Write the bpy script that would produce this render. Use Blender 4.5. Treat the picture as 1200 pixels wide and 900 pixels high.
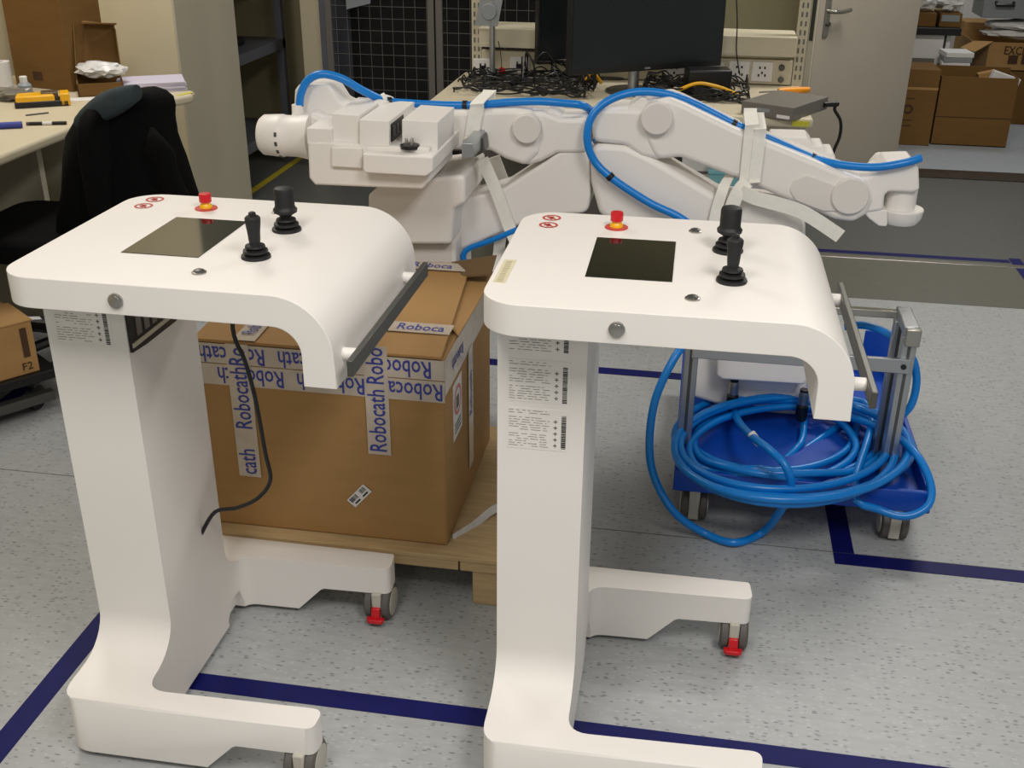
import bpy, bmesh, math, random
from mathutils import Vector, Matrix, noise
random.seed(7)
for o in list(bpy.data.objects): bpy.data.objects.remove(o, do_unlink=True)
SC = bpy.context.scene
COL = SC.collection
PI = math.pi

# ------------------------------------------------------------------ camera
F_PX, PITCH, ROLL, YAW, CAM_H = 1278.3, 0.442, 0.009, 0.166, 1.552
cd = bpy.data.cameras.new('camera'); cam = bpy.data.objects.new('camera', cd); COL.objects.link(cam)
cd.sensor_fit = 'HORIZONTAL'; cd.sensor_width = 36.0; cd.lens = 36.0 * F_PX / 1200.0
cd.clip_start = 0.05; cd.clip_end = 60
cam.matrix_world = (Matrix.Translation((0, 0, CAM_H)) @ Matrix.Rotation(YAW, 4, 'Z')
                    @ Matrix.Rotation(PI / 2 - PITCH, 4, 'X') @ Matrix.Rotation(ROLL, 4, 'Z'))
SC.camera = cam

# ------------------------------------------------------------------ world and lights
w = bpy.data.worlds.new('room_ambient'); SC.world = w; w.use_nodes = True
w.node_tree.nodes['Background'].inputs[0].default_value = (0.97, 1.0, 0.98, 1)
w.node_tree.nodes['Background'].inputs[1].default_value = 0.23
def area(name, loc, sx, sy, power, col=(1, 0.952, 0.905)):
    l = bpy.data.lights.new(name, 'AREA'); l.shape = 'RECTANGLE'; l.size = sx; l.size_y = sy
    l.energy = power; l.color = col
    o = bpy.data.objects.new(name, l); COL.objects.link(o); o.location = loc
    return o
area('overhead_light', (-0.8, 0.30, 2.84), 0.6, 1.2, 31)
area('overhead_light', (0.9, 0.30, 2.84), 0.6, 1.2, 49)
area('overhead_light', (-0.8, -2.0, 2.84), 0.6, 0.8, 10)
area('overhead_light', (0.9, -2.0, 2.84), 0.6, 0.8, 8)
area('overhead_light', (-2.1, 3.7, 2.84), 0.6, 1.2, 30)  # added light that brightens the pillar and the left background
area('overhead_light', (1.2, 4.9, 2.84), 1.2, 0.6, 46)  # added light that lifts the door and the back wall
area('overhead_light', (1.9, 8.0, 2.80), 1.2, 0.6, 14, (0.95, 0.98, 1.0))
vs = SC.view_settings
vs.view_transform = 'Standard'; vs.look = 'None'; vs.gamma = 1.0; vs.use_curve_mapping = False
vs.exposure = 0.02

# ------------------------------------------------------------------ measuring helper: a photo pixel at a known depth
def ray(px, py):
    d = Vector(((px - 600) / F_PX, -(py - 450) / F_PX, -1.0))
    return cam.matrix_world.to_3x3() @ d
def pv(px, py, v):                      # the point seen at (px,py) on the upright plane y = v
    d = ray(px, py); return Vector((0, 0, CAM_H)) + d * (v / d.y)
def pz(px, py, z=0.0):                  # the point seen at (px,py) on the level plane z
    d = ray(px, py); return Vector((0, 0, CAM_H)) + d * ((z - CAM_H) / d.z)

# ------------------------------------------------------------------ materials
def lin(c):
    return tuple(((x / 255) / 12.92 if x / 255 <= 0.04045 else ((x / 255 + 0.055) / 1.055) ** 2.4) for x in c) + (1,)
MATS = {}
def mat(name, rgb, rough=0.5, metal=0.0, var=0.0, scale=8.0, stretch=(1, 1, 1), bump=0.0, spec=0.5, trans=0.0, alpha=1.0, coat=0.0):
    if name in MATS: return MATS[name]
    m = bpy.data.materials.new(name); m.use_nodes = True
    nt = m.node_tree; b = nt.nodes['Principled BSDF']
    b.inputs['Base Color'].default_value = lin(rgb); b.inputs['Roughness'].default_value = rough
    b.inputs['Metallic'].default_value = metal; b.inputs['Specular IOR Level'].default_value = spec
    b.inputs['Transmission Weight'].default_value = trans; b.inputs['Alpha'].default_value = alpha
    b.inputs['Coat Weight'].default_value = coat
    if var or bump:
        tc = nt.nodes.new('ShaderNodeTexCoord'); mp = nt.nodes.new('ShaderNodeMapping')
        mp.inputs['Scale'].default_value = stretch
        nz = nt.nodes.new('ShaderNodeTexNoise'); nz.inputs['Scale'].default_value = scale; nz.inputs['Detail'].default_value = 5
        nt.links.new(tc.outputs['Object'], mp.inputs[0]); nt.links.new(mp.outputs[0], nz.inputs['Vector'])
        if var:
            r = nt.nodes.new('ShaderNodeValToRGB'); c = lin(rgb)
            r.color_ramp.elements[0].position = 0.3; r.color_ramp.elements[1].position = 0.7
            r.color_ramp.elements[0].color = tuple(max(0, x * (1 - var)) for x in c[:3]) + (1,)
            r.color_ramp.elements[1].color = tuple(min(1, x * (1 + var)) for x in c[:3]) + (1,)
            nt.links.new(nz.outputs['Fac'], r.inputs[0]); nt.links.new(r.outputs[0], b.inputs['Base Color'])
        if bump:
            bp = nt.nodes.new('ShaderNodeBump'); bp.inputs['Strength'].default_value = bump; bp.inputs['Distance'].default_value = 0.01
            nt.links.new(nz.outputs['Fac'], bp.inputs['Height']); nt.links.new(bp.outputs[0], b.inputs['Normal'])
    MATS[name] = m
    return m
WHITE = mat('white_lacquer', (233, 229, 224), 0.52, var=0.015, scale=3)
ARMW = mat('white_robot_plastic', (240, 236, 231), 0.42, var=0.015, scale=4)
ARMG = mat('pale_grey_cover', (227, 222, 217), 0.45)
SCREEN = mat('dark_screen_glass', (22, 25, 20), 0.06, spec=0.6)
BLACK = mat('black_rubber', (20, 20, 22), 0.55, var=0.1, scale=30)
BLACKP = mat('black_plastic', (16, 16, 18), 0.4)
RED = mat('red_plastic', (200, 22, 34), 0.3)
REDP = mat('red_print', (196, 70, 60), 0.6)
YEL = mat('yellow_plastic', (238, 178, 20), 0.35)
CHROME = mat('brushed_steel', (170, 168, 162), 0.28, 0.9)
DKMETAL = mat('dark_steel_bar', (98, 98, 94), 0.38, 0.75)
ALU = mat('aluminium', (176, 180, 184), 0.35, 0.85)
CARD = mat('cardboard', (166, 128, 78), 0.8, var=0.05, scale=6, stretch=(1, 1, 6), bump=0.05)
CARDD = mat('brown_cardboard', (112, 80, 34), 0.85, var=0.07, scale=6, stretch=(1, 1, 6))
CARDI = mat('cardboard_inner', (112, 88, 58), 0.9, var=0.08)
TAPE = mat('clear_packing_tape', (196, 184, 168), 0.22, spec=0.6, var=0.08, scale=25)
INK = mat('blue_ink', (52, 62, 150), 0.5)
DINK = mat('dark_print', (104, 104, 98), 0.7)
BINK = mat('brown_print', (70, 45, 24), 0.8)
WOOD = mat('raw_pine', (186, 160, 118), 0.7, var=0.12, scale=7, stretch=(1.5, 14, 14))
BLUE = mat('blue_cable', (0, 126, 214), 0.32)
BLUED = mat('blue_powder_coat', (8, 72, 176), 0.4, var=0.06, scale=10)
TAPEB = mat('navy_floor_tape', (8, 12, 84), 0.55, spec=0.25, var=0.12, scale=30)
BEIGE = mat('beige_laminate', (204, 194, 168), 0.5, var=0.02, scale=5)
CREAM = mat('cream_metal', (198, 190, 166), 0.5)
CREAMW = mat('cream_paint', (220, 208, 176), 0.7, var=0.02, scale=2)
GREYW = mat('warm_grey', (196, 189, 168), 0.7, var=0.02, scale=2)
WALLM = mat('olive_wall_paint', (176, 168, 132), 0.8, var=0.02, scale=2)
DOORM = mat('grey_door_paint', (172, 163, 148), 0.5, var=0.02, scale=3)
SHELFM = mat('grey_blue_steel', (96, 98, 106), 0.5, var=0.05)
PAPER = mat('white_paper', (222, 220, 218), 0.8)
LILAC = mat('lilac_paper', (200, 196, 214), 0.8)
FABRIC = mat('black_fabric', (6, 6, 7), 0.9, spec=0.15, var=0.25, scale=40, bump=0.2)
FABG = mat('slate_fabric', (50, 62, 66), 0.9, var=0.1, scale=40, bump=0.2)
TYRE = mat('grey_tyre', (92, 88, 84), 0.6)
HUB = mat('pale_hub', (188, 184, 172), 0.5)
STRAP = mat('white_webbing', (242, 240, 232), 0.8, var=0.03, scale=60)
GREYB = mat('grey_device_paint', (112, 108, 102), 0.45)
BAG = mat('clear_bag', (214, 214, 214), 0.25, var=0.15, scale=20, bump=0.6)
TEAL = mat('teal_plastic', (120, 176, 184), 0.4)
ORANGE = mat('orange_plastic', (236, 150, 20), 0.4)
PLAT = mat('dark_mesh_back', (20, 20, 19), 0.8)
GREYP = mat('grey_plastic', (140, 146, 150), 0.5)

def floor_mat(name, base, fleck=0.55, seams=True):
    m = bpy.data.materials.new(name); m.use_nodes = True; nt = m.node_tree; b = nt.nodes['Principled BSDF']
    b.inputs['Roughness'].default_value = 0.42
    tc = nt.nodes.new('ShaderNodeTexCoord')
    def mapped(s):
        mp = nt.nodes.new('ShaderNodeMapping'); mp.inputs['Scale'].default_value = s
        nt.links.new(tc.outputs['Object'], mp.inputs[0]); return mp
    def fleck_mask(s, thr, keep):
        v = nt.nodes.new('ShaderNodeTexVoronoi'); v.inputs['Scale'].default_value = 1.0; v.inputs['Randomness'].default_value = 1.0
        nt.links.new(mapped(s).outputs[0], v.inputs['Vector'])
        lt = nt.nodes.new('ShaderNodeMath'); lt.operation = 'LESS_THAN'; lt.inputs[1].default_value = thr
        nt.links.new(v.outputs['Distance'], lt.inputs[0])
        sp = nt.nodes.new('ShaderNodeSeparateColor'); nt.links.new(v.outputs['Color'], sp.inputs[0])
        k = nt.nodes.new('ShaderNodeMath'); k.operation = 'LESS_THAN'; k.inputs[1].default_value = keep
        nt.links.new(sp.outputs[0], k.inputs[0])
        mu = nt.nodes.new('ShaderNodeMath'); mu.operation = 'MULTIPLY'
        nt.links.new(lt.outputs[0], mu.inputs[0]); nt.links.new(k.outputs[0], mu.inputs[1]); return mu
    c = lin(base)
    nz = nt.nodes.new('ShaderNodeTexNoise'); nz.inputs['Scale'].default_value = 1.0; nz.inputs['Detail'].default_value = 6
    nt.links.new(mapped((22, 60, 20)).outputs[0], nz.inputs['Vector'])
    r = nt.nodes.new('ShaderNodeValToRGB')
    r.color_ramp.elements[0].position = 0.3; r.color_ramp.elements[1].position = 0.7
    r.color_ramp.elements[0].color = tuple(x * 0.92 for x in c[:3]) + (1,)
    r.color_ramp.elements[1].color = tuple(min(1, x * 1.07) for x in c[:3]) + (1,)
    nt.links.new(nz.outputs['Fac'], r.inputs[0])
    prev = r.outputs[0]
    for s, thr, keep, k, f in (((58, 130, 1), 0.30, 0.30, 0.5, 0.75), ((40, 110, 1), 0.22, 0.26, 0.4, 0.8), ((70, 160, 1), 0.36, 0.22, 1.3, 0.5)):
        mk = fleck_mask(s, thr, keep)
        fm = nt.nodes.new('ShaderNodeMath'); fm.operation = 'MULTIPLY'; fm.inputs[1].default_value = f * fleck / 0.55
        nt.links.new(mk.outputs[0], fm.inputs[0])
        mx = nt.nodes.new('ShaderNodeMix'); mx.data_type = 'RGBA'
        nt.links.new(fm.outputs[0], mx.inputs[0]); nt.links.new(prev, mx.inputs[6])
        mx.inputs[7].default_value = tuple(min(1, x * k) for x in c[:3]) + (1,)
        prev = mx.outputs[2]
    nt.links.new(prev, b.inputs['Base Color'])
    MATS[name] = m
    return m
FLOORM = floor_mat('flecked_grey_vinyl', (163, 166, 167))
FLOORB = floor_mat('olive_grey_vinyl', (96, 96, 86), 0.15)
FLOORN = floor_mat('blue_grey_vinyl', (160, 166, 172), 0.1)
FLOORD = floor_mat('dimmed_grey_vinyl', (86, 88, 86), 0.3)  # separate far sheet, its grey partly darkened for the dimmer light there

# ------------------------------------------------------------------ mesh helpers
WL = {}                                 # world position of every root, so that parts can be written in world coordinates
def NB(): return bmesh.new()
def box(bm, x0, x1, y0, y1, z0, z1, M=None):
    vs_ = [bm.verts.new(((x0, x1)[i & 1], (y0, y1)[i >> 1 & 1], (z0, z1)[i >> 2])) for i in range(8)]
    for f in ((0, 2, 3, 1), (4, 5, 7, 6), (0, 1, 5, 4), (2, 6, 7, 3), (0, 4, 6, 2), (1, 3, 7, 5)):
        bm.faces.new([vs_[i] for i in f])
    if M is not None: bmesh.ops.transform(bm, matrix=M, verts=vs_)
    return bm
def prism(bm, pts, axis, a0, a1):
    """polygon in the plane across `axis` ('x': pts are (y,z), 'y': (x,z), 'z': (x,y)), extruded from a0 to a1"""
    def P(p, a):
        return {'x': (a, p[0], p[1]), 'y': (p[0], a, p[1]), 'z': (p[0], p[1], a)}[axis]
    A = [bm.verts.new(P(p, a0)) for p in pts]; B = [bm.verts.new(P(p, a1)) for p in pts]
    n = len(pts)
    bm.faces.new(A); bm.faces.new(B[::-1])
    for i in range(n): bm.faces.new((A[i], B[i], B[(i + 1) % n], A[(i + 1) % n]))
    bmesh.ops.recalc_face_normals(bm, faces=bm.faces[:])
    return bm
def prism3(bm, pts, vec):
    A = [bm.verts.new(p) for p in pts]; B = [bm.verts.new(Vector(p) + Vector(vec)) for p in pts]; n = len(pts)
    bm.faces.new(A); bm.faces.new(B[::-1])
    for i in range(n): bm.faces.new((A[i], B[i], B[(i + 1) % n], A[(i + 1) % n]))
    bmesh.ops.recalc_face_normals(bm, faces=bm.faces[:])
    return bm
def lathe(bm, prof, c=(0, 0, 0), axis='z', n=24):
    rings = []
    for r, h in prof:
        ring = []
        for k in range(n):
            a = 2 * PI * k / n; x, y = r * math.cos(a), r * math.sin(a)
            p = {'z': (x, y, h), 'y': (x, h, y), 'x': (h, x, y)}[axis]
            ring.append(bm.verts.new((c[0] + p[0], c[1] + p[1], c[2] + p[2])))
        rings.append(ring)
    for a, b in zip(rings, rings[1:]):
        for k in range(n): bm.faces.new((a[k], a[(k + 1) % n], b[(k + 1) % n], b[k]))
    bm.faces.new(rings[0][::-1]); bm.faces.new(rings[-1])
    bmesh.ops.recalc_face_normals(bm, faces=bm.faces[:])
    return bm
def spline(pts, per=6, closed=False):
    P = [Vector(p) for p in pts]; out = []; n = len(P)
    for i in range(n if closed else n - 1):
        g = lambda j: P[j % n] if closed else P[max(0, min(n - 1, j))]
        p0, p1, p2, p3 = g(i - 1), g(i), g(i + 1), g(i + 2)
        for k in range(per):
            t = k / per
            out.append(0.5 * ((2 * p1) + (p2 - p0) * t + (2 * p0 - 5 * p1 + 4 * p2 - p3) * t * t + (3 * p1 - p0 - 3 * p2 + p3) * t ** 3))
    if not closed: out.append(P[-1])
    return out
def tube(bm, pts, r, n=10, per=6, closed=False):
    S = spline(pts, per, closed) if per > 1 else [Vector(p) for p in pts]
    rings = []; up = None; m = len(S)
    for i, p in enumerate(S):
        if closed: d = S[(i + 1) % m] - S[i - 1]
        else: d = S[min(m - 1, i + 1)] - S[max(0, i - 1)]
        if d.length < 1e-9: d = Vector((1, 0, 0))
        d.normalize()
        if up is None:
            up = Vector((0, 0, 1)) if abs(d.z) < 0.9 else Vector((1, 0, 0))
        s = d.cross(up); s.normalize(); up = s.cross(d); up.normalize()
        rr = r(i / (m - 1)) if callable(r) else r
        rings.append([bm.verts.new(p + (s * math.cos(2 * PI * k / n) + up * math.sin(2 * PI * k / n)) * rr) for k in range(n)])
    for a, b in zip(rings, rings[1:] + ([rings[0]] if closed else [])):
        for k in range(n): bm.faces.new((a[k], a[(k + 1) % n], b[(k + 1) % n], b[k]))
    if not closed: bm.faces.new(rings[0][::-1]); bm.faces.new(rings[-1])
    bmesh.ops.recalc_face_normals(bm, faces=bm.faces[:])
    return bm
def ribbon(bm, pts, wdir, w, t=0.002, per=5):
    S = spline(pts, per) if per > 1 else [Vector(p) for p in pts]
    wd = wdir if callable(wdir) else (lambda s: Vector(wdir))
    rings = []; m = len(S)
    for i, p in enumerate(S):
        d = (S[min(m - 1, i + 1)] - S[max(0, i - 1)]).normalized()
        a = wd(i / (m - 1)); a = (a - d * a.dot(d)).normalized(); nn = d.cross(a).normalized()
        rings.append([bm.verts.new(p + a * sx * w / 2 + nn * sy * t / 2) for sx, sy in ((-1, -1), (1, -1), (1, 1), (-1, 1))])
    for a, b in zip(rings, rings[1:]):
        for k in range(4): bm.faces.new((a[k], a[(k + 1) % 4], b[(k + 1) % 4], b[k]))
    bm.faces.new(rings[0][::-1]); bm.faces.new(rings[-1])
    bmesh.ops.recalc_face_normals(bm, faces=bm.faces[:])
    return bm
def rrect(x0, x1, y0, y1, r, n=5):
    out = []
    rs = r if isinstance(r, (tuple, list)) else (r,) * 4           # corners: (x1,y1), (x0,y1), (x0,y0), (x1,y0)
    for (cx, cy, a0), rr in zip(((x1, y1, 0), (x0, y1, PI / 2), (x0, y0, PI), (x1, y0, 1.5 * PI)), rs):
        sx = -1 if cx == x1 else 1; sy = -1 if cy == y1 else 1
        if rr <= 0: out.append((cx, cy)); continue
        for k in range(n + 1):
            a = a0 + PI / 2 * k / n
            out.append((cx + sx * rr + rr * math.cos(a), cy + sy * rr + rr * math.sin(a)))
    return out
def round_poly(pts, r, n=4):
    """2D polygon with its corners rounded; r one radius or one for each corner"""
    out = []; N = len(pts)
    for i in range(N):
        p = Vector(pts[i][:2]); a = Vector(pts[i - 1][:2]) - p; b = Vector(pts[(i + 1) % N][:2]) - p
        rr = r[i] if isinstance(r, (list, tuple)) else r
        la, lb = a.length, b.length; a.normalize(); b.normalize()
        ang = a.angle(b)
        if rr <= 0 or ang > PI - 0.05: out.append(tuple(p)); continue
        t = min(rr / math.tan(ang / 2), la * 0.45, lb * 0.45)
        A, B = p + a * t, p + b * t
        for k in range(n + 1):
            s = k / n; out.append(tuple(A * (1 - s) ** 2 + p * 2 * s * (1 - s) + B * s * s))
    return out
def loft(bm, rings, cap=True):
    R = [[bm.verts.new(p) for p in ring] for ring in rings]; n = len(R[0])
    for a, b in zip(R, R[1:]):
        for k in range(n): bm.faces.new((a[k], a[(k + 1) % n], b[(k + 1) % n], b[k]))
    if cap: bm.faces.new(R[0][::-1]); bm.faces.new(R[-1])
    bmesh.ops.recalc_face_normals(bm, faces=bm.faces[:])
    return bm
def smooth_mesh(me, ang=40):
    for p in me.polygons: p.use_smooth = True
    try: me.set_sharp_from_angle(angle=math.radians(ang))
    except Exception: pass
def obj(name, bm, m, parent=None, bevel=0.0, seg=3, smooth=40, sub=0, kind=None, blim=35, label=None):
    me = bpy.data.meshes.new(name)
    if isinstance(bm, bpy.types.Mesh): me = bm
    else:
        bm.to_mesh(me); bm.free()
    off = WL.get(parent.name, Vector((0, 0, 0))) if parent else Vector((0, 0, 0))
    if off.length: me.transform(Matrix.Translation(-off))
    me.materials.clear(); me.materials.append(m)
    o = bpy.data.objects.new(name, me); COL.objects.link(o)
    if parent: o.parent = parent; WL[o.name] = off
    if smooth: smooth_mesh(me, smooth)
    if bevel:
        b = o.modifiers.new('bevel', 'BEVEL'); b.width = bevel; b.segments = seg; b.limit_method = 'ANGLE'; b.angle_limit = math.radians(blim)
        b.harden_normals = False
        for p in me.polygons: p.use_smooth = True
        if smooth: smooth_mesh(me, 75)
    if sub:
        s = o.modifiers.new('sub', 'SUBSURF'); s.levels = sub; s.render_levels = sub
        for p in me.polygons: p.use_smooth = True
    if kind: o['kind'] = kind
    if label: o['label'] = label
    return o
def tag(o, label, cat, group=None, kind=None):
    o['label'] = label; o['category'] = cat
    if group: o['group'] = group
    if kind: o['kind'] = kind
    return o
def thing(name, label, cat, loc=(0, 0, 0), group=None, local=False):
    o = bpy.data.objects.new(name, None); COL.objects.link(o); o.empty_display_size = 0.05
    o.location = loc; WL[o.name] = Vector((0, 0, 0)) if local else Vector(loc)
    return tag(o, label, cat, group)
def struct(name, bm, m, parent=None, **k):
    o = obj(name, bm, m, parent, **k)
    if not parent: o['kind'] = 'structure'
    return o
def boxed(name, dims, m, parent=None, **k):
    return obj(name, box(NB(), *dims), m, parent, **k)
FONT = {}
def text_bm(s, size, origin, right, up, thick=0.0, squeeze=1.0):
    """lettering as a mesh, centred on origin, reading along `right`"""
    if s not in FONT:
        c = bpy.data.curves.new('lettering', 'FONT'); c.body = s; c.size = 1.0; c.align_x = 'CENTER'; c.align_y = 'CENTER'; c.resolution_u = 2; c.offset = 0.012
        t = bpy.data.objects.new('lettering_source', c); COL.objects.link(t)
        dg = bpy.context.evaluated_depsgraph_get(); dg.update()
        FONT[s] = bpy.data.meshes.new_from_object(t.evaluated_get(dg))
        bpy.data.objects.remove(t, do_unlink=True)
    bm = NB(); bm.from_mesh(FONT[s])
    R = Vector(right).normalized(); U = Vector(up).normalized(); N = R.cross(U)
    M = Matrix(((R.x * size * squeeze, U.x * size, N.x, origin[0]), (R.y * size * squeeze, U.y * size, N.y, origin[1]),
                (R.z * size * squeeze, U.z * size, N.z, origin[2]), (0, 0, 0, 1)))
    bmesh.ops.transform(bm, matrix=M, verts=bm.verts[:])
    return bm
def quad(bm, o, R, U, x0, x1, y0, y1, lift=0.0):
    o = Vector(o); R = Vector(R); U = Vector(U); N = R.cross(U).normalized() * lift
    bm.faces.new([bm.verts.new(o + R * x + U * y + N) for x, y in ((x0, y0), (x1, y0), (x1, y1), (x0, y1))])
    return bm
def copy_tree(o, parent=None):
    c = o.copy(); COL.objects.link(c); c.parent = parent
    for ch in list(o.children): copy_tree(ch, c)
    return c
def boolean(base, other, op):
    """base and other are bmeshes; the result comes back as a new bmesh"""
    obs = []
    for b in (base, other):
        me = bpy.data.meshes.new('solid'); b.to_mesh(me); b.free()
        o = bpy.data.objects.new('solid', me); COL.objects.link(o); obs.append(o)
    md = obs[0].modifiers.new('b', 'BOOLEAN'); md.operation = op; md.solver = 'EXACT'; md.object = obs[1]
    dg = bpy.context.evaluated_depsgraph_get(); dg.update()
    me = bpy.data.meshes.new_from_object(obs[0].evaluated_get(dg))
    bm = NB(); bm.from_mesh(me)
    for o in obs: bpy.data.objects.remove(o, do_unlink=True)
    bmesh.ops.remove_doubles(bm, verts=bm.verts[:], dist=1e-5)
    bmesh.ops.dissolve_limit(bm, angle_limit=math.radians(1.0), verts=bm.verts[:], edges=bm.edges[:])
    return bm

# ================================================================== THE SETTING
fl = struct('floor', box(NB(), -4.2, 3.6, -2.5, 6.40, -0.06, 0.0), FLOORM)
obj('vinyl_sheet', box(NB(), -4.2, 3.6, 4.29, 4.80, -0.001, 0.0006), FLOORB, fl)
obj('vinyl_sheet', box(NB(), -4.2, 3.6, 4.84, 6.36, -0.001, 0.0006), FLOORD, fl)
for a, b_, c, d in ((-4.2, 3.6, 2.4085, 2.4105), (-4.2, 3.6, 4.287, 4.290)):
    obj('seam', box(NB(), a, b_, c, d, -0.001, 0.0008), mat('dark_seam', (96, 94, 88), 0.7), fl)
obj('metal_cover_strip', box(NB(), -0.6, 3.6, 4.795, 4.835, -0.001, 0.004), CHROME, fl, bevel=0.002)
fl2 = struct('floor', box(NB(), 0.6, 4.5, 6.52, 9.6, -0.06, 0.0), FLOORN)
struct('trim_1', box(NB(), 1.05, 1.95, 6.33, 6.52, -0.06, 0.006), mat('dark_stone_threshold', (52, 46, 42), 0.35, var=0.3, scale=14))
bm = box(NB(), -4.2, 1.06, 6.40, 6.52, 0, 2.9); box(bm, 1.92, 4.5, 6.40, 6.52, 0, 2.9); box(bm, 1.06, 1.92, 6.40, 6.52, 2.12, 2.9)
struct('wall_back', bm, WALLM)
struct('wall_left', box(NB(), -3.15, -3.05, -2.5, 6.40, 0, 2.9), CREAMW)
struct('wall_next_room', box(NB(), 0.6, 4.5, 9.5, 9.6, 0, 2.9), CREAMW)
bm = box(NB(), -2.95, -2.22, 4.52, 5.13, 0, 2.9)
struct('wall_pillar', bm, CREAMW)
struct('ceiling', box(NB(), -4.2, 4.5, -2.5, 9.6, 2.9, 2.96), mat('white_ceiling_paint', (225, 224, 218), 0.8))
obj('pillar_side', box(NB(), -2.222, -2.212, 4.515, 5.135, 0, 2.9), GREYW, bpy.data.objects['wall_pillar'])  # thin sheet, a greyer tone than the pillar's front
bm = box(NB(), 1.04, 1.08, 6.37, 6.53, 0, 2.14); box(bm, 1.90, 1.94, 6.37, 6.53, 0, 2.14); box(bm, 1.04, 1.94, 6.37, 6.53, 2.10, 2.14)
struct('trim_2', bm, mat('dark_frame', (60, 58, 54), 0.5))

# door leaf, swung open towards the room
DA = math.radians(228); DM = Matrix.Translation((1.09, 6.35, 0)) @ Matrix.Rotation(DA, 4, 'Z')
def dbox(x0, x1, y0, y1, z0, z1): return box(NB(), x0, x1, y0, y1, z0, z1, DM)
d1 = struct('door_1', dbox(0.0, 0.86, -0.022, 0.022, 0.012, 2.10), DOORM)
obj('edge_strip', dbox(0.845, 0.868, -0.018, 0.018, 0.014, 2.09), GREYW, d1)
obj('lock_plate', dbox(0.8655, 0.870, -0.011, 0.011, 0.80, 1.08), DKMETAL, d1)
hp = obj('handle_plate', dbox(0.775, 0.815, 0.022, 0.030, 0.815, 1.06), CHROME, d1, bevel=0.003)
bm = NB(); tube(bm, [DM @ Vector(p) for p in ((0.795, 0.028, 0.935), (0.795, 0.062, 0.935), (0.785, 0.070, 0.935), (0.74, 0.072, 0.933), (0.675, 0.070, 0.938))], 0.010, per=4)
obj('lever', bm, CHROME, hp)
bm = NB(); tube(bm, [DM @ Vector(p) for p in ((0.795, 0.026, 0.875), (0.795, 0.045, 0.875))], 0.011, per=1)
obj('keyhole', bm, DKMETAL, hp)

# floor marking tape
def tape(label, x0, x1, y0, y1, m=TAPEB, z=0.0):
    return tag(obj('floor_marking_tape', box(NB(), x0, x1, y0, y1, z, z + 0.0016), m), label, 'tape', 'lines of marking tape on the floor')
tape('long navy tape line running under the feet of both white consoles', -1.205, 2.0, 1.645, 1.695)
tape('navy tape line at the lower left heading towards the camera', -1.265, -1.215, 0.3, 2.2)
tape('navy tape line running right from below the front of the blue cart', 0.42, 2.2, 2.357, 2.407)
tape('short navy tape line running back under the blue cart', 0.42, 0.472, 2.409, 3.37)
tape('navy tape line across the floor behind the blue cart', -0.95, 0.47, 3.372, 3.422)
tape('far navy tape line beside the metal floor strip', -0.6, 1.40, 4.865, 4.905)
tape('navy tape corner at the far right beside the metal strip', 1.405, 1.455, 4.30, 4.93)
tape('navy tape line at the far left beside the black trolley', -2.13, -2.08, 2.4, 4.4)
tape('yellow tape line on the floor below the grey shelving', -2.31, -2.27, 5.14, 6.1, mat('yellow_floor_tape', (176, 160, 40), 0.5))

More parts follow.
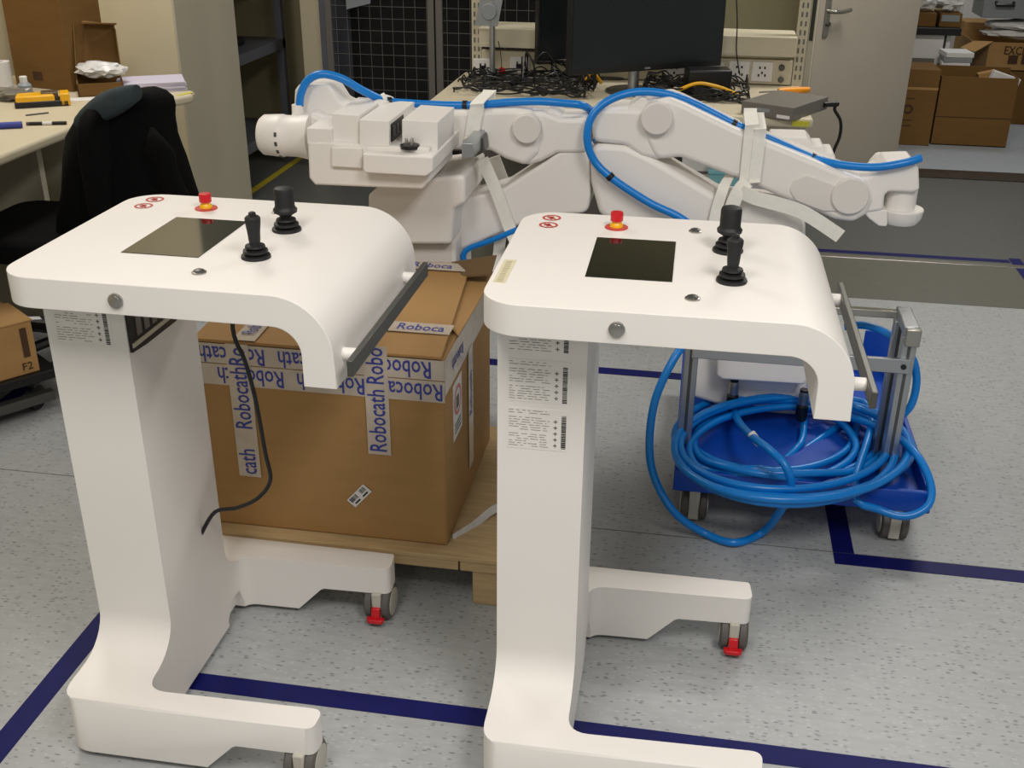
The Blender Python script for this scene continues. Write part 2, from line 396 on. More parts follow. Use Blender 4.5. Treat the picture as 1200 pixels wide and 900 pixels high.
# ================================================================== THE TWO CONSOLES
def console(name, label, loc, rz, front):
    t = thing(name, label, 'console', (loc[0], loc[1], 0), 'white joystick consoles', local=True)
    t.rotation_euler.z = rz
    # table top: a slab that bends down at its right end, left corners rounded in plan
    W = 0.252; r = 0.065; x0 = -0.222; zt, zb = 0.950, 0.897
    secs = []
    for k in range(9):
        a = PI / 2 * k / 8; x = x0 + r * (1 - math.cos(a)); wd = W - r + r * math.sin(a)
        secs.append(((x, zt), (x, zb), wd))
    for x in (-0.05, 0.10, 0.252): secs.append(((x, zt), (min(x, 0.252), zb), W))
    for k in range(1, 13):
        a = PI / 2 * k / 12
        secs.append(((0.252 + 0.100 * math.sin(a), 0.850 + 0.100 * math.cos(a)), (0.252 + 0.047 * math.sin(a), 0.850 + 0.047 * math.cos(a)), W))
    secs.append(((0.354, 0.797), (0.299, 0.797), W))
    rings = [[(o_[0], -wd, o_[1]), (o_[0], wd, o_[1]), (i_[0], wd, i_[1]), (i_[0], -wd, i_[1])] for o_, i_, wd in secs]
    obj('table_top', loft(NB(), rings), WHITE, t, bevel=0.007, seg=3, smooth=50, blim=50)
    # stand: column that flares into two feet
    prof = [(-0.152, 0.897), (-0.152, 0.215)]
    for k in range(1, 9):
        a = PI / 2 * k / 8; prof.append((-0.152 - 0.085 * (1 - math.cos(a)), 0.215 - 0.072 * math.sin(a)))
    prof += [(-0.318, 0.140), (-0.325, 0.133), (-0.325, 0.014), (0.252, 0.014), (0.252, 0.136), (0.246, 0.142)]
    prof += [(0.135 + 0.033 * 1.0, 0.143)]
    for k in range(7, 0, -1):
        a = PI / 2 * k / 8; prof.append((0.105 + 0.063 * (1 - math.cos(a)), 0.205 - 0.062 * math.sin(a)))
    prof += [(0.105, 0.205), (0.105, 0.897)]
    A = prism(NB(), prof, 'x', -0.3, 0.4)
    plan = [(-0.207, -0.325), (0.288, -0.318), (0.292, -0.266), (-0.057, -0.276), (-0.057, 0.172), (0.290, 0.182), (0.284, 0.252), (-0.207, 0.252)]
    B = prism(NB(), round_poly(plan, [0.045, 0.02, 0.02, 0.04, 0.035, 0.02, 0.02, 0.045], 6), 'z', -0.05, 1.0)
    S = boolean(A, B, 'INTERSECT')
    C = prism(NB(), [(0.072, -0.02), (0.072, 0.012), (0.075, 0.016), (0.128, 0.072), (0.136, 0.076), (0.5, 0.078), (0.5, -0.02)], 'y', -0.5, 0.5)
    S = boolean(S, C, 'DIFFERENCE')
    D = prism(NB(), [(0.085, -0.02), (0.085, 0.03), (0.115, 0.065), (0.150, 0.065), (0.160, 0.03), (0.160, -0.02)], 'x', -0.075, 0.0)
    S = boolean(S, D, 'DIFFERENCE')
    obj('stand', S, WHITE, t, bevel=0.009, seg=3, smooth=40, blim=48)
    # screen
    obj('screen', box(NB(), -0.0705, 0.0705, -0.106, 0.106, 0.9485, 0.9512), SCREEN, t)
    # emergency stop
    e = obj('emergency_stop', lathe(NB(), [(0.0215, 0.950), (0.0215, 0.952), (0.018, 0.9525)], (-0.041, 0.173, 0)), REDP, t, label='red mushroom emergency stop button on a yellow collar')
    obj('collar', lathe(NB(), [(0.0125, 0.952), (0.0120, 0.957), (0.0085, 0.961), (0.0085, 0.965)], (-0.041, 0.173, 0)), YEL, e)
    obj('knob', lathe(NB(), [(0.009, 0.963), (0.0118, 0.964), (0.0118, 0.978), (0.011, 0.980), (0.004, 0.9803)], (-0.041, 0.173, 0), n=20), RED, e)
    # round metal buttons
    for x, y in ((0.104, -0.176), (0.104, 0.176)):
        b1 = obj('metal_button', lathe(NB(), [(0.0120, 0.950), (0.0120, 0.952), (0.0100, 0.953)], (x, y, 0)), CHROME, t)
        obj('button_cap', lathe(NB(), [(0.0092, 0.952), (0.0090, 0.9545), (0.006, 0.956)], (x, y, 0)), DKMETAL, b1)
    b1 = obj('power_button', lathe(NB(), [(0.0128, -0.2505), (0.0125, -0.2555), (0.0105, -0.2565)], (-0.006, 0, 0.922), 'y'), CHROME, t)
    obj('button_cap', lathe(NB(), [(0.0095, -0.2560), (0.0090, -0.2585), (0.005, -0.2595)], (-0.006, 0, 0.922), 'y'), CHROME, b1)
    # joysticks with ribbed boots
    def sq(pr, kr=0.80, kz=0.74): return [(r_ * kr, 0.95 + (z_ - 0.95) * kz) for r_, z_ in pr]
    def boot(x, y, R):
        pr = [(R, 0.950), (R * 1.02, 0.953), (R * 0.98, 0.957), (R * 0.66, 0.960), (R * 0.86, 0.964), (R * 0.84, 0.969), (R * 0.52, 0.972), (R * 0.70, 0.976), (R * 0.66, 0.980), (R * 0.38, 0.984), (R * 0.38, 0.99)]
        return lathe(NB(), sq(pr), (x, y, 0))
    j = obj('joystick_boot', boot(0.165, -0.084, 0.031), BLACK, t)
    obj('joystick_handle', lathe(NB(), sq([(0.011, 0.985), (0.0125, 0.992), (0.0135, 1.010), (0.0165, 1.036), (0.0165, 1.044), (0.013, 1.048), (0.008, 1.050), (0.0075, 1.056), (0.004, 1.058)]), (0.165, -0.084, 0)), BLACK, j)
    j = obj('joystick_boot', boot(0.161, 0.072, 0.033), BLACK, t)
    obj('joystick_handle', lathe(NB(), sq([(0.012, 0.985), (0.016, 0.990), (0.0265, 0.997), (0.0275, 1.004), (0.0235, 1.009), (0.0225, 1.014), (0.0225, 1.050), (0.0205, 1.056), (0.012, 1.059)]), (0.161, 0.072, 0)), BLACK, j)
    # prohibition stickers
    for y in (0.212, 0.165):
        bm = NB()
        for k in range(24):
            a, b_ = 2 * PI * k / 24, 2 * PI * (k + 1) / 24
            bm.faces.new([bm.verts.new((-0.167 + q * math.cos(c), y + q * math.sin(c), 0.9508)) for q, c in ((0.0135, a), (0.0178, a), (0.0178, b_), (0.0135, b_))])
        quad(bm, (-0.167, y, 0.9508), (0.707, -0.707, 0), (0.707, 0.707, 0), -0.0145, 0.0145, -0.0016, 0.0016)
        s = obj('prohibition_sticker', bm, REDP, t)
        bm = quad(NB(), (-0.167, y, 0.9508), (1, 0, 0), (0, 1, 0), -0.003, 0.003, -0.009, 0.008, 0.0001)
        quad(bm, (-0.167, y, 0.9508), (1, 0, 0), (0, 1, 0), -0.009, 0.006, -0.003, 0.001, 0.0001)
        obj('pictogram', bm, REDP, s)
    # handle bar at the right end
    for y in (-0.205, 0.165):
        bm = NB(); tube(bm, [(0.345, y, 0.840), (0.378, y, 0.840)], 0.0105, per=1, n=16)
        obj('handle_post', bm, WHITE, t)
    obj('handle_bar', box(NB(), 0.376, 0.386, -0.262, 0.222, 0.826, 0.854), DKMETAL, t, bevel=0.0015)
    # rating labels on the column
    for z1 in front:
        lb = obj('rating_label', box(NB(), -0.190, -0.083, -0.1526, -0.1518, z1 - 0.078, z1), WHITE, t)
        rnd = random.Random(int(z1 * 1000)); bm = NB(); O = (0, -0.1529, 0)
        z = z1 - 0.004; row = 0
        while z > z1 - 0.074:
            x = -0.187
            wide = -0.117 if row % 2 else -0.122
            while x < wide:
                l = rnd.uniform(0.004, 0.018)
                if rnd.random() < 0.86: quad(bm, O, (1, 0, 0), (0, 0, 1), x, min(x + l, wide), z - 0.0009, z)
                x += l + rnd.uniform(0.002, 0.006)
            z -= 0.0046 + (0.004 if row % 6 == 1 else 0); row += 1
        obj('small_print', bm, DINK, lb)
        bm = NB(); z = z1 - 0.010
        while z > z1 - 0.074:
            h = rnd.choice((0.0008, 0.0012, 0.0022)); quad(bm, O, (1, 0, 0), (0, 0, 1), -0.0965, -0.0885, z - h, z); z -= h + rnd.choice((0.0007, 0.0010))
        obj('barcode', bm, BINK if False else BLACKP, lb)
        bm = NB()
        for k in range(5):
            zc = z1 - 0.022 - 0.0115 * k
            quad(bm, O, (1, 0, 0), (0, 0, 1), -0.110, -0.1035, zc - 0.0009, zc + 0.0009); quad(bm, O, (1, 0, 0), (0, 0, 1), -0.1075, -0.106, zc - 0.0035, zc + 0.0035)
        obj('symbols', bm, DINK, lb)
    # casters
    for x, y in ((0.258, 0.208), (0.258, -0.292), (-0.175, 0.208), (-0.175, -0.292)):
        R = 0.041 if x > 0 else 0.013
        zf = 0.080 if x > 0 else 0.02
        if x < 0:                       # the small glides under the column
            obj('glide', lathe(NB(), [(0.012, 0.0), (0.014, 0.004), (0.010, 0.016)], (x, y, 0)), TYRE, t); continue
        c = obj('caster_fork', box(NB(), x - 0.011, x + 0.011, y - 0.036, y + 0.036, 0.012, zf), HUB, t, bevel=0.004)
        for s in (-1, 1):
            wv = obj('wheel', lathe(NB(), [(R - 0.006, s * 0.011), (R, s * 0.013), (R, s * 0.026), (R - 0.005, s * 0.030)], (x, y, R), 'x'), TYRE, c)
            obj('wheel_disc', lathe(NB(), [(R - 0.009, s * 0.0290), (R - 0.009, s * 0.0310), (R - 0.014, s * 0.0320)], (x, y, R), 'x'), HUB, c)
        bm = prism(NB(), [(y - 0.034, 0.046), (y - 0.041, 0.044), (y - 0.048, 0.022), (y - 0.047, 0.016), (y - 0.034, 0.018)], 'x', x - 0.010, x + 0.010)
        prism(bm, rrect(x - 0.020, x + 0.020, y - 0.056, y - 0.040, (0.002, 0.002, 0.010, 0.010)), 'z', 0.013, 0.023)
        obj('brake_pedal', bm, RED, c, bevel=0.002)
    return t
cl = console('operator_console', 'white console in front of the cardboard box, one printed label on its column', (-0.887, 1.7546), -0.006, (0.872,))
cr = console('operator_console', 'white console nearest the blue cable cart, three printed labels on its column', (-0.0924, 1.786), 0.006, (0.906, 0.816, 0.726))
# extras that only the left console shows
pts = [(-0.148, 0.897), (-0.148, 0.782), (-0.10, 0.778), (0.020, 0.776), (0.09, 0.80), (0.09, 0.897)]
vm = obj('vent_module', prism(NB(), pts, 'x', -0.0575, -0.052), BLACKP, cl)
for k in range(5):
    y = -0.126 + k * 0.028; bm = box(NB(), -0.0525, -0.0500, y, y + 0.016, 0.806, 0.890)
    obj('grille_slat', bm, GREYB, vm)
obj('bracket', prism(NB(), [(-0.146, 0.798), (-0.146, 0.790), (0.085, 0.790), (0.085, 0.798)], 'x', -0.053, -0.0495), GREYW, vm)
bm = NB()
def cl_pt(px, py, v): return pv(px, py, v) - Vector((-0.887, 1.7546, 0))
tube(bm, [(0.10, -0.03, 0.90), cl_pt(273, 385, 1.73), cl_pt(288, 425, 1.73), cl_pt(300, 470, 1.735), cl_pt(311, 530, 1.74), cl_pt(317, 562, 1.745), cl_pt(303, 583, 1.75), cl_pt(278, 595, 1.76), cl_pt(252, 600, 1.77), (-0.06, 0.02, 0.30)], 0.0042, per=6, n=8)
obj('power_lead', bm, BLACKP, cl)
bm = NB(); st = [(0.172, 0.1835, 0.114), (0.185, 0.1835, 0.108), (0.186, 0.1835, 0.104), (0.173, 0.1835, 0.112)]
# worn strip of print on the right console
sl = obj('strip_label', box(NB(), -0.214, -0.193, -0.160, -0.045, 0.9500, 0.9506), mat('faded_cream_label', (214, 206, 176), 0.6), cr)
bm = NB(); y = -0.155
while y < -0.05:
    h = random.uniform(0.003, 0.007); quad(bm, (0, 0, 0.9508), (1, 0, 0), (0, 1, 0), -0.209, -0.198 - random.uniform(0, 0.002), y, y + h * 0.5); y += h + 0.002
obj('worn_print', bm, mat('faded_print', (168, 156, 120), 0.7), sl)

# ================================================================== PALLET AND TAPED CARTON
pt = thing('wooden_pallet', 'raw wooden pallet under the taped cardboard box', 'pallet', (-0.7, 2.35, 0))
obj('plywood_sheet', box(NB(), -1.14, -0.28, 2.03, 2.68, 0.119, 0.130), WOOD, pt, bevel=0.001)
for k in range(4):
    y = 2.033 + k * 0.18
    for x0, x1 in ((-1.138, -0.462), (-0.458, -0.282)):
        obj('plank', box(NB(), x0, x1, y, y + 0.10, 0.092, 0.1185), WOOD, pt, bevel=0.002)
for x in (-1.12, -0.765, -0.43):
    for y in (2.037, 2.32, 2.58):
        obj('block', box(NB(), x, x + 0.085, y, y + 0.09, 0.0, 0.0915), WOOD, pt, bevel=0.003)
BX0, BX1, BY0, BY1, BZ0, BZ1 = -1.065, -0.495, 2.07, 2.60, 0.130, 0.600
cb = thing('cardboard_box', 'big brown cardboard box on the pallet with printed blue tape', 'box', (-0.78, 2.33, BZ0))
obj('carton', box(NB(), BX0, BX1, BY0, BY1, BZ0, BZ1), CARD, cb, bevel=0.006)
def flapbm(pts, t): return prism3(NB(), pts, t)
obj('flap', flapbm([(BX0, BY0 - 0.002, 0.602), (BX1 - 0.004, BY0 - 0.002, 0.602), (-0.548, BY1 + 0.015, 0.624), (BX0, BY1 + 0.01, 0.618)], (0, 0, 0.007)), CARD, cb, bevel=0.002)
obj('flap', flapbm([(-0.56, 2.30, 0.603), (BX1 + 0.004, 2.20, 0.601), (BX1 + 0.012, BY1 + 0.02, 0.607), (-0.56, BY1 + 0.01, 0.606)], (0, 0, 0.005)), CARD, cb, bevel=0.0015)
obj('flap', flapbm([(-0.60, BY1 - 0.06, 0.612), (BX1 + 0.02, BY1 - 0.09, 0.640), (BX1 + 0.015, BY1 + 0.01, 0.655), (-0.60, BY1 + 0.02, 0.625)], (0, 0, 0.005)), CARDI, cb)
def strip(corners, words, up_size=0.030):
    """a strip of clear tape (four corners, in order) with its lettering: (text, centre, right, up, size)"""
    a, b_, c, d = [Vector(p) for p in corners]
    n = (b_ - a).cross(d - a).normalized()
    s = obj('packing_tape', prism3(NB(), [a, b_, c, d], n * 0.0009), TAPE, cb)
    for tx, ce, ri, up, sz in words:
        obj('lettering', text_bm(tx, sz, Vector(ce) + n * 0.0014, ri, up, 0, 0.72), INK, s)
FY = BY0 - 0.0008
def front_tape(x0, x1, z0, z1, words): strip([(x0, FY, z0), (x1, FY, z0), (x1, FY, z1), (x0, FY, z1)], words)
X, Z = (1, 0, 0), (0, 0, 1); XM, ZM = (-1, 0, 0), (0, 0, -1)
front_tape(BX0 + 0.002, BX1 + 0.001, 0.553, 0.600, [('Robocath', (-0.975, FY, 0.576), XM, ZM, 0.056), ('Robocath', (-0.79, FY, 0.576), XM, ZM, 0.056), ('Roboco', (-0.585, FY, 0.578), XM, ZM, 0.056)])
front_tape(BX0 + 0.002, BX1 + 0.001, 0.500, 0.5505, [('Robocath', (-0.935, FY, 0.526), XM, ZM, 0.056), ('Robocath', (-0.75, FY, 0.526), XM, ZM, 0.056), ('Robocath', (-0.575, FY, 0.526), XM, ZM, 0.056)])
FY2 = FY; FY = BY0 - 0.0022
for px0, px1, y0, y1 in ((272, 300, 405, 556), (428, 457, 407, 531)):
    a = pv(px0, y1, FY); b_ = pv(px1, y0, FY); xm = (a.x + b_.x) / 2; hw = 0.0265
    zc = (a.z + b_.z) / 2
    ws = []
    if px0 < 300: ws = [('Robocath', (xm, FY, zc + 0.035), Z, XM, 0.056), ('cath', (xm, FY, a.z + 0.040), Z, XM, 0.056), ('Ro', (xm, FY, b_.z - 0.03), Z, XM, 0.056)]
    else: ws = [('Robocath', (xm, FY, a.z + 0.085), Z, XM, 0.056), ('Robo', (xm, FY, b_.z - 0.047), Z, XM, 0.056)]
    front_tape(xm - hw, xm + hw, a.z, b_.z, ws)
def top_tape(c0, c1, hw, z0, words, n=None):
    c0 = Vector(c0); c1 = Vector(c1); d = (c1 - c0).normalized(); s = Vector((-d.y, d.x, 0))
    strip([c0 - s * hw, c1 - s * hw, c1 + s * hw, c0 + s * hw], words)
sl_ = (0.018 / 0.53)                    # slope of the top flap
def topz(y): return 0.6105 + sl_ * (y - BY0)
a = pz(466, 386, 0.615); yA = pz(500, 385, 0.615).y
top_tape((-1.0, yA, topz(yA)), (BX1 - 0.012, yA, topz(yA)), 0.028, 0, [('Robocath', (-0.83, yA, topz(yA)), X, (0, 1, 0), 0.046), ('Roboca', (-0.578, yA, topz(yA)), X, (0, 1, 0), 0.050)])
yB = BY1 - 0.025
top_tape((-1.0, yB, topz(yB) + 0.004), (-0.55, yB, topz(yB) + 0.004), 0.028, 0, [('Robocath', (-0.84, yB, topz(yB) + 0.004), X, (0, 1, 0), 0.046), ('Roboca', (-0.64, yB, topz(yB) + 0.004), X, (0, 1, 0), 0.048)])
yC = (BY0 + yB) / 2
for xm in (pv(285, 405, FY).x, ):
    strip([(xm - 0.026, BY0, topz(BY0) + 0.0008), (xm + 0.026, BY0, topz(BY0) + 0.0008), (xm + 0.026, 2.35, topz(2.35) + 0.0008), (xm - 0.026, 2.35, topz(2.35) + 0.0008)], [('Robocath', (xm, 2.16, topz(2.16) + 0.0015), (0, 1, 0), XM, 0.044)])
# tape and warning sticker on the right-hand face
RX = BX1 + 0.0008
def right_tape(y0, y1, z0, z1, words): strip([(RX, y0, z0), (RX, y1, z0), (RX, y1, z1), (RX, y0, z1)], words)
right_tape(BY0 + 0.001, BY1 - 0.06, 0.515, 0.598, [('Robocath', (RX, 2.20, 0.556), (0, -1, 0), ZM, 0.042)])
RX = BX1 + 0.0022
right_tape(2.31, 2.36, 0.20, 0.52, [('Robocath', (RX, 2.335, 0.40), Z, (0, -1, 0), 0.042)])
ws = obj('warning_sticker', box(NB(), BX1, BX1 + 0.0012, 2.15, 2.24, 0.36, 0.50), PAPER, cb)
bm = NB()
for k in range(20):
    a, b2 = 2 * PI * k / 20, 2 * PI * (k + 1) / 20
    bm.faces.new([bm.verts.new((BX1 + 0.0018, 2.195 + q * math.cos(c), 0.45 + q * math.sin(c))) for q, c in ((0.028, a), (0.037, a), (0.037, b2), (0.028, b2))])
obj('red_ring', bm, RED, ws)
bm = quad(NB(), (BX1 + 0.0018, 2.195, 0.45), (0, 1, 0), (0, 0, 1), -0.018, 0.012, -0.02, 0.012)
obj('pictogram', bm, DINK, ws); bm = NB()
for k in range(3): quad(bm, (BX1 + 0.0018, 2.195, 0.385), (0, 1, 0), (0, 0, 1), -0.033, 0.03, -0.012 + k * 0.010, -0.007 + k * 0.010)
obj('warning_print', bm, DINK, ws, kind='stuff')
# tilted barcode sticker on the front
c = pv(421, 581, FY); R = Vector((math.cos(0.85), 0, math.sin(0.85))); U = Vector((-R.z, 0, R.x))
bm = prism3(NB(), [c + R * x + U * y for x, y in ((-0.031, -0.013), (0.031, -0.013), (0.031, 0.013), (-0.031, 0.013))], (0, -0.001, 0))
s = obj('barcode_sticker', bm, PAPER, cb)
bm = NB(); x = -0.026; oo = c + Vector((0, -0.0014, 0))
while x < 0.025:
    h = random.choice((0.0012, 0.002, 0.003))
    if not -0.002 < x < 0.006: quad(bm, oo, R, U, x, x + h, -0.001, 0.010)
    x += h + random.choice((0.001, 0.002))
quad(bm, oo, R, U, -0.022, -0.004, -0.009, -0.005); quad(bm, oo, R, U, 0.006, 0.024, -0.009, -0.005)
obj('barcode', bm, BLACKP, s)
# loose strip of stretch film lying on the pallet
bm = NB(); ribbon(bm, [(-0.488, 2.10, 0.132), (-0.45, 2.16, 0.136), (-0.41, 2.22, 0.150), (-0.36, 2.27, 0.134)], (0, 0.3, 1), 0.022, 0.001)
tag(obj('film_strip', bm, BAG), 'loose strip of clear stretch film on the pallet beside the box', 'film')

# ================================================================== CARTS WITH BLUE TRAYS
def cart(label):
    t = thing('tray_cart', label, 'cart', (0.33, 2.85, 0))
    obj('tray_floor', box(NB(), 0.012, 0.645, 2.475, 3.30, 0.105, 0.118), BLUED, t, bevel=0.003)
    obj('tray_rim', box(NB(), 0.010, 0.647, 2.470, 2.484, 0.100, 0.160), BLUED, t, bevel=0.003)
    obj('tray_rim', box(NB(), 0.010, 0.647, 3.290, 3.304, 0.100, 0.160), BLUED, t, bevel=0.003)
    obj('tray_rim', box(NB(), 0.010, 0.024, 2.484, 3.290, 0.100, 0.160), BLUED, t, bevel=0.003)
    obj('tray_rim', box(NB(), 0.633, 0.647, 2.484, 3.290, 0.100, 0.160), BLUED, t, bevel=0.003)
    obj('rear_guard', box(NB(), pv(1012, 400, 3.3).x, pv(1047, 400, 3.3).x, 3.296, 3.302, 0.150, pv(1030, 388, 3.3).z), BLUED, t, bevel=0.002)
    def post(x, y, z0, z1, w=0.036):
        p = obj('post', box(NB(), x - w / 2, x + w / 2, y - w / 2, y + w / 2, z0, z1), ALU, t, bevel=0.003)
        bm = box(NB(), x - 0.004, x + 0.004, y - w / 2 - 0.0004, y - w / 2 + 0.003, z0 + 0.004, z1 - 0.006)
        box(bm, x + w / 2 - 0.003, x + w / 2 + 0.0004, y - 0.004, y + 0.004, z0 + 0.004, z1 - 0.006)
        obj('slot', bm, DKMETAL, p)
    post(0.030, 2.63, 0.118, 0.55); post(0.556, 2.615, 0.118, 0.520); post(0.545, 2.70, 0.118, 0.525, 0.030)
    obj('top_rail', box(NB(), 0.536, 0.572, 2.595, 2.735, 0.522, 0.548), ALU, t, bevel=0.003)
    obj('end_clamp', box(NB(), 0.540, 0.576, 2.580, 2.600, 0.500, 0.545), CHROME, t, bevel=0.003)
    obj('cross_bar', box(NB(), 0.03, 0.55, 2.715, 2.735, 0.520, 0.540), CHROME, t, bevel=0.002)
    cbx = obj('cross_bar', box(NB(), 0.03, 0.565, 2.586, 2.598, 0.425, 0.463), ALU, t, bevel=0.002)
    bm = NB(); tube(bm, [(0.548, 2.587, 0.444), (0.548, 2.583, 0.444)], 0.007, per=1); obj('bolt', bm, BLACKP, cbx)
    for x, y in ((0.068, 2.515), (0.575, 2.515), (0.068, 3.25), (0.575, 3.25)):
        c = obj('caster_fork', box(NB(), x - 0.014, x + 0.014, y - 0.034, y + 0.034, 0.010, 0.105), HUB, t, bevel=0.003)
        for s in (-1, 1):
            obj('wheel', lathe(NB(), [(0.032, s * 0.014), (0.040, s * 0.016), (0.040, s * 0.030), (0.032, s * 0.034)], (x, y, 0.040), 'x'), TYRE, c)
            obj('wheel_disc', lathe(NB(), [(0.028, s * 0.0335), (0.028, s * 0.036), (0.02, s * 0.037)], (x, y, 0.040), 'x'), HUB, c)
    return t
c1 = cart('blue tray cart holding the coiled blue cables, right of the consoles')

# ================================================================== ROBOT ARMS
def px_prism(pts, v, depth, r=4):
    P = [pv(x, y, v) for x, y in pts]
    q = [(p.x, p.z) for p in P]
    if r: q = round_poly(q, r / 400.0, 4)
    return prism(NB(), q, 'y', v, v + depth)
def disc(px, py, v0, v1, r, e=0.003):
    c = pv(px, py, (v0 + v1) / 2)
    return lathe(NB(), [(r - e, v0), (r, v0 + e), (r, v1)], (c.x, 0, c.z), 'y', 36)
RV = 2.86
ra = thing('robot_arm', 'white jointed robot arm on the right, wrist clamp pointing right', 'robot arm', (0.22, 2.98, 0.118), 'white robot arms resting on the carts')
obj('base_column', px_prism([(812, 340), (812, 466), (838, 474), (946, 482), (944, 262), (935, 252), (812, 240)], RV + 0.02, 0.24, 6), ARMW, ra, bevel=0.012)
obj('base_foot', box(NB(), 0.10, 0.35, 2.93, 3.10, 0.118, 0.22), ARMG, ra, bevel=0.01)
obj('connector_box', px_prism([(840, 360), (840, 440), (846, 445), (942, 451), (946, 446), (946, 360)], RV - 0.05, 0.10, 3), ARMW, ra, bevel=0.008)
obj('lower_arm', px_prism([(691, 168), (733, 171), (762, 184), (842, 231), (872, 237), (925, 246), (941, 262), (941, 330), (850, 330), (790, 294), (702, 252), (692, 215)], RV, 0.15, 14), ARMW, ra, bevel=0.016, seg=4)
obj('upper_arm', px_prism([(693, 126), (748, 128), (765, 117), (790, 117), (806, 130), (806, 160), (795, 180), (770, 188), (750, 184), (733, 171), (694, 167)], RV, 0.14, 10), ARMW, ra, bevel=0.014, seg=4)
obj('hinge_wedge', px_prism([(733, 128), (752, 114), (757, 115), (760, 128)], RV + 0.01, 0.10, 2), ARMW, ra, bevel=0.004)
obj('forearm', px_prism([(770, 117), (785, 115), (800, 121), (860, 150), (975, 197), (1000, 206), (1018, 213), (1024, 235), (1016, 252), (1000, 261), (978, 258), (945, 243), (915, 232), (860, 208), (797, 185), (768, 188), (757, 165), (756, 130)], RV - 0.005, 0.15, 12), ARMW, ra, bevel=0.014, seg=4)
obj('joint_cover', disc(770, 138, RV - 0.028, RV + 0.01, 0.041), ARMG, ra)
fp = obj('cover_panel', px_prism([(925, 224), (930, 211), (944, 205), (958, 209), (990, 222), (990, 248), (965, 248), (944, 240), (932, 235)], RV - 0.009, 0.02, 8), ARMG, ra, bevel=0.003)
obj('joint_cover', disc(996, 229, RV - 0.018, RV + 0.01, 0.0475), ARMG, ra)
obj('wrist_head', px_prism([(1006, 209), (1020, 206), (1031, 200), (1040, 191), (1071, 190), (1077, 198), (1078, 223), (1070, 226), (1042, 225), (1037, 229), (1035, 247), (1014, 250), (1002, 246)], RV + 0.005, 0.13, 4), ARMW, ra, bevel=0.010, seg=4)
obj('rear_cap', px_prism([(1022, 196), (1031, 186), (1066, 185), (1071, 190), (1071, 198), (1022, 203)], RV + 0.10, 0.08, 5), ARMW, ra, bevel=0.008)
jz1 = pv(1057, 248, RV + 0.02).z; jz0 = pv(1057, 268, RV + 0.02).z; jc = pv(1056, 248, RV + 0.06)
obj('lower_jaw', lathe(NB(), [(0.020, jz0), (0.042, jz0 + 0.006), (0.053, jz0 + 0.022), (0.056, jz1 - 0.003), (0.054, jz1)], (jc.x, jc.y, 0), 'z', 32), ARMW, ra)
obj('jaw_bridge', px_prism([(1010, 246), (1040, 246), (1040, 266), (1030, 265), (1018, 256)], RV + 0.01, 0.11, 3), ARMW, ra, bevel=0.006)
obj('roller', lathe(NB(), [(0.039, jz1 - 0.002), (0.039, jz1 + 0.062)], (jc.x - 0.006, jc.y, 0), 'z', 32), ARMW, ra)
for q in ([(903, 160), (946, 161), (952, 168), (952, 200), (903, 190)], [(950, 171), (964, 171), (967, 177), (967, 200), (948, 196)], [(964, 178), (976, 178), (979, 184), (979, 200), (962, 198)]):
    obj('motor_housing', px_prism(q, RV + 0.17, 0.10, 3), ARMW, ra, bevel=0.006)
obj('housing_bracket', px_prism([(905, 185), (960, 195), (1000, 210), (985, 222), (905, 200)], RV + 0.13, 0.06, 3), ARMW, ra)
for px, py in ((860, 452), (942, 464)):
    c = pv(px, py, RV - 0.025)
    k = obj('cable_connector', lathe(NB(), [(0.013, -0.075), (0.017, -0.068), (0.017, -0.030), (0.0125, -0.026), (0.0125, 0.02)], tuple(c), n=18), BLACKP, ra)
    obj('metal_collar', lathe(NB(), [(0.0125, -0.026), (0.0145, -0.024), (0.0145, 0.004), (0.0125, 0.014)], tuple(c), n=18), CHROME, k)

la = thing('robot_arm', 'white jointed robot arm on the left, carrying a boxy drive module', 'robot arm', (-0.74, 3.0, 0.0), 'white robot arms resting on the carts')
obj('base_column', px_prism([(431, 229), (449, 216), (545, 205), (545, 238), (532, 246), (529, 287), (470, 287), (431, 276)], RV - 0.10, 0.28, 6), ARMW, la, bevel=0.010)
bz = pv(500, 284, RV - 0.09).z
obj('base_foot', box(NB(), -0.81, -0.63, RV - 0.06, RV + 0.16, 0.0, bz), ARMG, la, bevel=0.01)
obj('lower_arm', px_prism([(691, 172), (655, 178), (640, 189), (590, 221), (528, 238), (516, 302), (545, 291), (606, 265), (660, 252), (689, 250), (692, 229)], RV + 0.02, 0.14, 14), ARMW, la, bevel=0.016, seg=4)
obj('elbow_segment', px_prism([(690, 139), (657, 139), (636, 131), (612, 131), (600, 150), (606, 184), (617, 195), (634, 190), (653, 180), (690, 180)], RV + 0.012, 0.14, 9), ARMW, la, bevel=0.012, seg=4)
obj('upper_arm', px_prism([(636, 140), (622, 130), (604, 128), (545, 130), (440, 128), (440, 172), (545, 177), (574, 177), (592, 187), (616, 195), (632, 180)], RV + 0.004, 0.15, 10), ARMW, la, bevel=0.014, seg=4)
obj('hinge_wedge', px_prism([(636, 140), (643, 127), (648, 128), (662, 141)], RV + 0.03, 0.10, 2), ARMW, la, bevel=0.004)
obj('joint_cover', disc(618, 150, RV - 0.016, RV + 0.02, 0.0385), ARMG, la)
